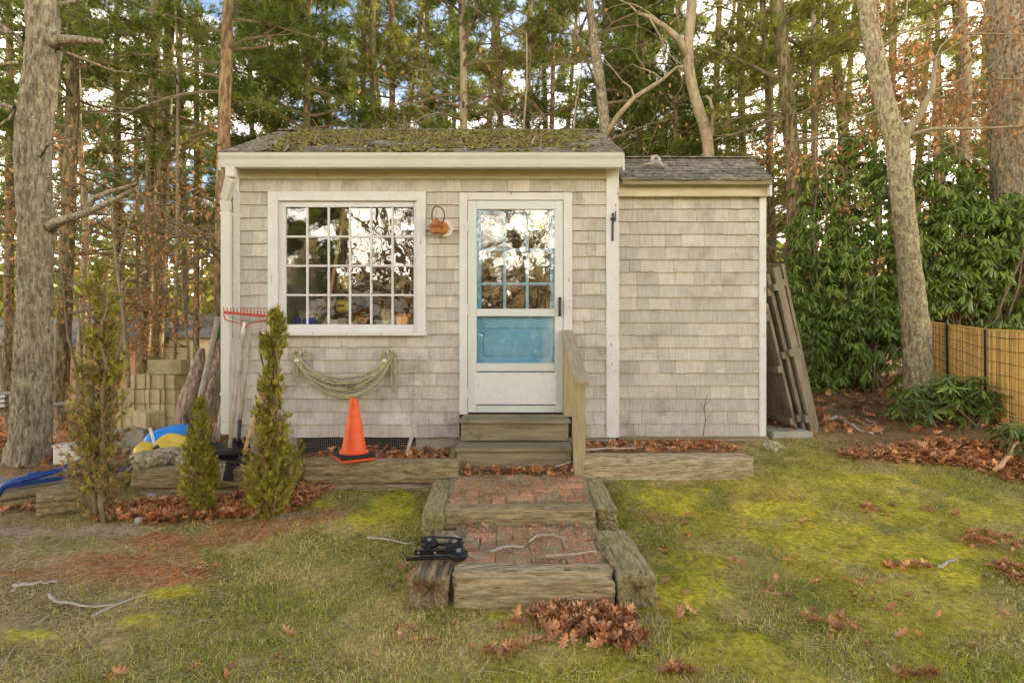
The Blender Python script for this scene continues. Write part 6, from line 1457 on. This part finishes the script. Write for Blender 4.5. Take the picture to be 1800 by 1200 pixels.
# ------------------------------------------------------------------ small evergreens (arborvitae)
def arbor(base, prof, label, n_, mats, seed, stems=3, dry=.0, tl=.045, tw=.012, sparse=0):
    rg = np.random.default_rng(seed); random.seed(seed); b = Vector(base); root = empty('arborvitae', base, label, 'shrub')
    hs = [p_[0] for p_ in prof]; rs = [p_[1] for p_ in prof]; Ht = hs[-1]; K_ = n_ // 16; per = 16
    zc = rg.random(K_ * 3) * Ht; keep = rg.random(K_ * 3) < np.interp(zc, hs, rs) / max(rs) * .85 + .12; zc = zc[keep][:K_]; K_ = len(zc)
    ac = rg.uniform(0, 6.28, K_); rc_ = np.interp(zc, hs, rs) * (.55 + .75 * rg.random(K_)); up_ = rg.uniform(.5, 1.6, K_)
    t_ = np.tile(np.linspace(.15, 1, per), K_); A_ = np.repeat(ac, per) + rg.normal(0, .22, K_ * per); R_ = np.repeat(rc_, per); r0 = R_ * t_ ** .8
    z = np.repeat(zc, per) - R_ * .5 + np.repeat(up_, per) * R_ * t_ ** 1.5 + rg.normal(0, .008, K_ * per); a = A_; z = np.clip(z, .0, Ht * 1.03)
    off = np.interp(z, np.linspace(0, Ht, 6), rg.normal(0, .015, 6))
    nn_ = rg.normal(0, .010, (3, len(z)))
    pos = np.stack([b.x + off + r0 * np.cos(a) + nn_[0], b.y + r0 * np.sin(a) + nn_[1], b.z + z + nn_[2]], 1); dirs = np.stack([np.cos(a) * .7, np.sin(a) * .7, .4 + t_ * .8], 1)
    isdry = (np.repeat(rg.random(K_), per) * .8 + rg.random(len(z)) * .2) < dry * (1 - z / Ht * .8)
    for msk, mm, nm in ((~isdry, mats[0], 'foliage'), (isdry, mats[1], 'dry_foliage')):
        if msk.sum() < 5: continue
        V, Fc, tn = tufts(pos[msk], dirs[msk], 9, tl, tw, .55); npobj(nm, V, Fc, M[mm], root, tone=tn)
    mb = MB()
    for k in range(stems): 
        o_ = Vector((random.gauss(0, .02), random.gauss(0, .02), -.04)); pts = [b + o_ + Vector((random.gauss(0, .014) + (k - stems/2) * .012 * i, random.gauss(0, .014), Ht * .93 * i / 9)) for i in range(10)]
        mb.tube(pts, [.020 * (1 - .8 * i / 9) for i in range(10)], 7)
    for k in range(60):
        h_ = random.uniform(.05, .92) * Ht; an = random.uniform(0, 6.28); rr_ = float(np.interp(h_, hs, rs)) * .9; p0 = b + Vector((0, 0, h_ * .9)); mb.tube([p0, p0 + Vector((math.cos(an) * rr_ * .5, math.sin(an) * rr_ * .5, .04)), p0 + Vector((math.cos(an) * rr_, math.sin(an) * rr_, .11))], [.006, .004, .002], 4)
    mb.build('stems', M['twig'], root, smooth=True, kind='stuff')
g1 = gp(482, 905, 0); sc1 = (g1[1] - CAMY) / F
arbor(g1, [(0, .09), (.1, .165), (.3, .16), (.5, .115), (.8, .085), (.95, .065), (1.08, .045), (1.15, .035), (1.22, .08), (1.30, .07), (1.38, .04), (1.47, .012)], 'tallest green arborvitae in front of the shed, with a pinched upper stem', 4200, ('arbor', 'arbor_dry'), 1, 3, .36, tl=.036, tw=.0075)
g2 = gp(352, 902, 0)
arbor(g2, [(0, .06), (.1, .10), (.3, .105), (.45, .075), (.6, .05), (.82, .01)], 'short green arborvitae between the tall one and the leggy one', 2300, ('arbor', 'arbor_dry'), 2, 2, .2, tl=.036, tw=.0075)
g3 = gp(175, 915, 0)
arbor(g3, [(0, .08), (.1, .15), (.35, .18), (.8, .15), (1.0, .13), (1.2, .10), (1.4, .11), (1.6, .10), (1.75, .04), (1.84, .015)], 'tall leggy browning arborvitae with bare stems beside the thick oak', 2700, ('arbor', 'arbor_dry'), 3, 5, .9, tl=.036, tw=.0065)
# dry weed against the wing wall
stick([P(1236, 765, 5.2), P(1240, 740, 5.2), P(1238, 715, 5.2), P(1245, 690, 5.2)], .004, 'thin dead weed stalk against the wing wall', m='rustdark', name='weed', cat='weed', seed=31, side=[[P(1238, 715, 5.2), P(1250, 700, 5.18)], [P(1239, 725, 5.2), P(1230, 705, 5.18)], [P(1240, 740, 5.2), P(1248, 728, 5.18)]])

# ------------------------------------------------------------------ behind the camera: what the window glass mirrors
random.seed(700)
for i, (x, y, h_, lab) in enumerate([(-8.5, -16, 9, 'left'), (-2.9, -9.5, 8, 'second'), (-1.6, -13, 10, 'third'), (0.9, -10.5, 8, 'fourth'), (3.0, -15, 10, 'fifth'), (-5.5, -18, 11, 'far')]):
    z = h1(x, y); root = empty('yard_tree', (x, y, z), 'bare spreading yard tree seen only mirrored in the panes, %s of six' % lab, 'tree'); mb = MB(); tp = []
    pts, dd = wander((x, y, z - .05), (.08, 0, 1), h_ * .35, .2, 6, .06, .1); mb.tube(pts, [.26 - .02 * k for k in range(7)], 10); mb.build('trunk', M['bark_oak'], root, smooth=True); mb = MB()
    for k in range(5): a = random.uniform(0, 6.28); recurse(mb, pts[-1 - k % 3], (math.cos(a), math.sin(a), .55), h_ * .34, .11, 5, tp, .18, .02, 3, 4)
    mb.build('branches', M['twig'], root, kind='stuff')
for i, (x, y, rad_c, lab) in enumerate([(-5.75, -9.8, 1.5, 'left'), (-10.5, -13, 2.6, 'far'), (9.5, -14, 2.6, 'right')]):
    z = h1(x, y); root = empty('yard_pine', (x, y, z), 'dense yard pine seen only mirrored in the window, %s one' % lab, 'tree'); Q, u = dense([np.array((x, y, z - .05)), np.array((x + .1, y, z + 5)), np.array((x, y, z + 10))], 0, 30)
    barktube(Q, np.interp(u, [0, 10], [.2, .05]), 12, .008, 70 + i, M['bark_pine'], 'trunk', root, .9, .1); crown_pine(Q, z + 1.2, z + 10, rad_c, 60, M['needle'], root, tipn=9, needle=.18, nwid=.02, nper=10)
x, y = -4.35, -8.2; z = h1(x, y); root = empty('yard_oak', (x, y, z), 'dark straight trunk seen only mirrored in the second column of panes', 'tree'); Q, u = dense([np.array((x, y, z - .05)), np.array((x + .15, y, z + 4)), np.array((x, y, z + 9))], 0, 40)
barktube(Q, np.interp(u, [0, 10], [.15, .11]), 20, .008, 79, M['bark_pine'], 'trunk', root, .9, .1)
nn = 26000; yy = rng.uniform(-48, -27, nn); xx = rng.uniform(-34, 34, nn); zz = H(xx, yy) + 6.5 * rng.random(nn) ** .8 * (.7 + .6 * vnoise(xx * .3, yy * .3))
V, Fc = merged(fv, ff, np.stack([xx, yy, zz], 1), rotm(rng.uniform(0, 6.28, nn), rng.normal(0, .6, nn), rng.normal(0, .6, nn)), .22 + .4 * rng.random(nn))
o = npobj('yard_woods', V, Fc, M['yardwood'], tone=np.repeat(rng.random(nn), 4)); tag(o, 'brown wood edge across the yard, mirrored low in the door glass', 'woodland', kind='stuff')
yh = empty('yard_house', (-7, -24, 0), 'tan house across the yard seen only mirrored in the window', 'house')
MB().box(-11, -3.6, -28, -24, -.3, 2.9).build('wall', M['siding'], yh)
MB().add([(-11.3, -23.6, 2.85), (-3.3, -23.6, 2.85), (-3.3, -26, 4.3), (-11.3, -26, 4.3), (-3.3, -28.4, 2.85), (-11.3, -28.4, 2.85)], [(0, 1, 2, 3), (3, 2, 4, 5), (0, 3, 5), (1, 4, 2), (0, 5, 4, 1)]).build('roof', M['roofgrey'], yh)
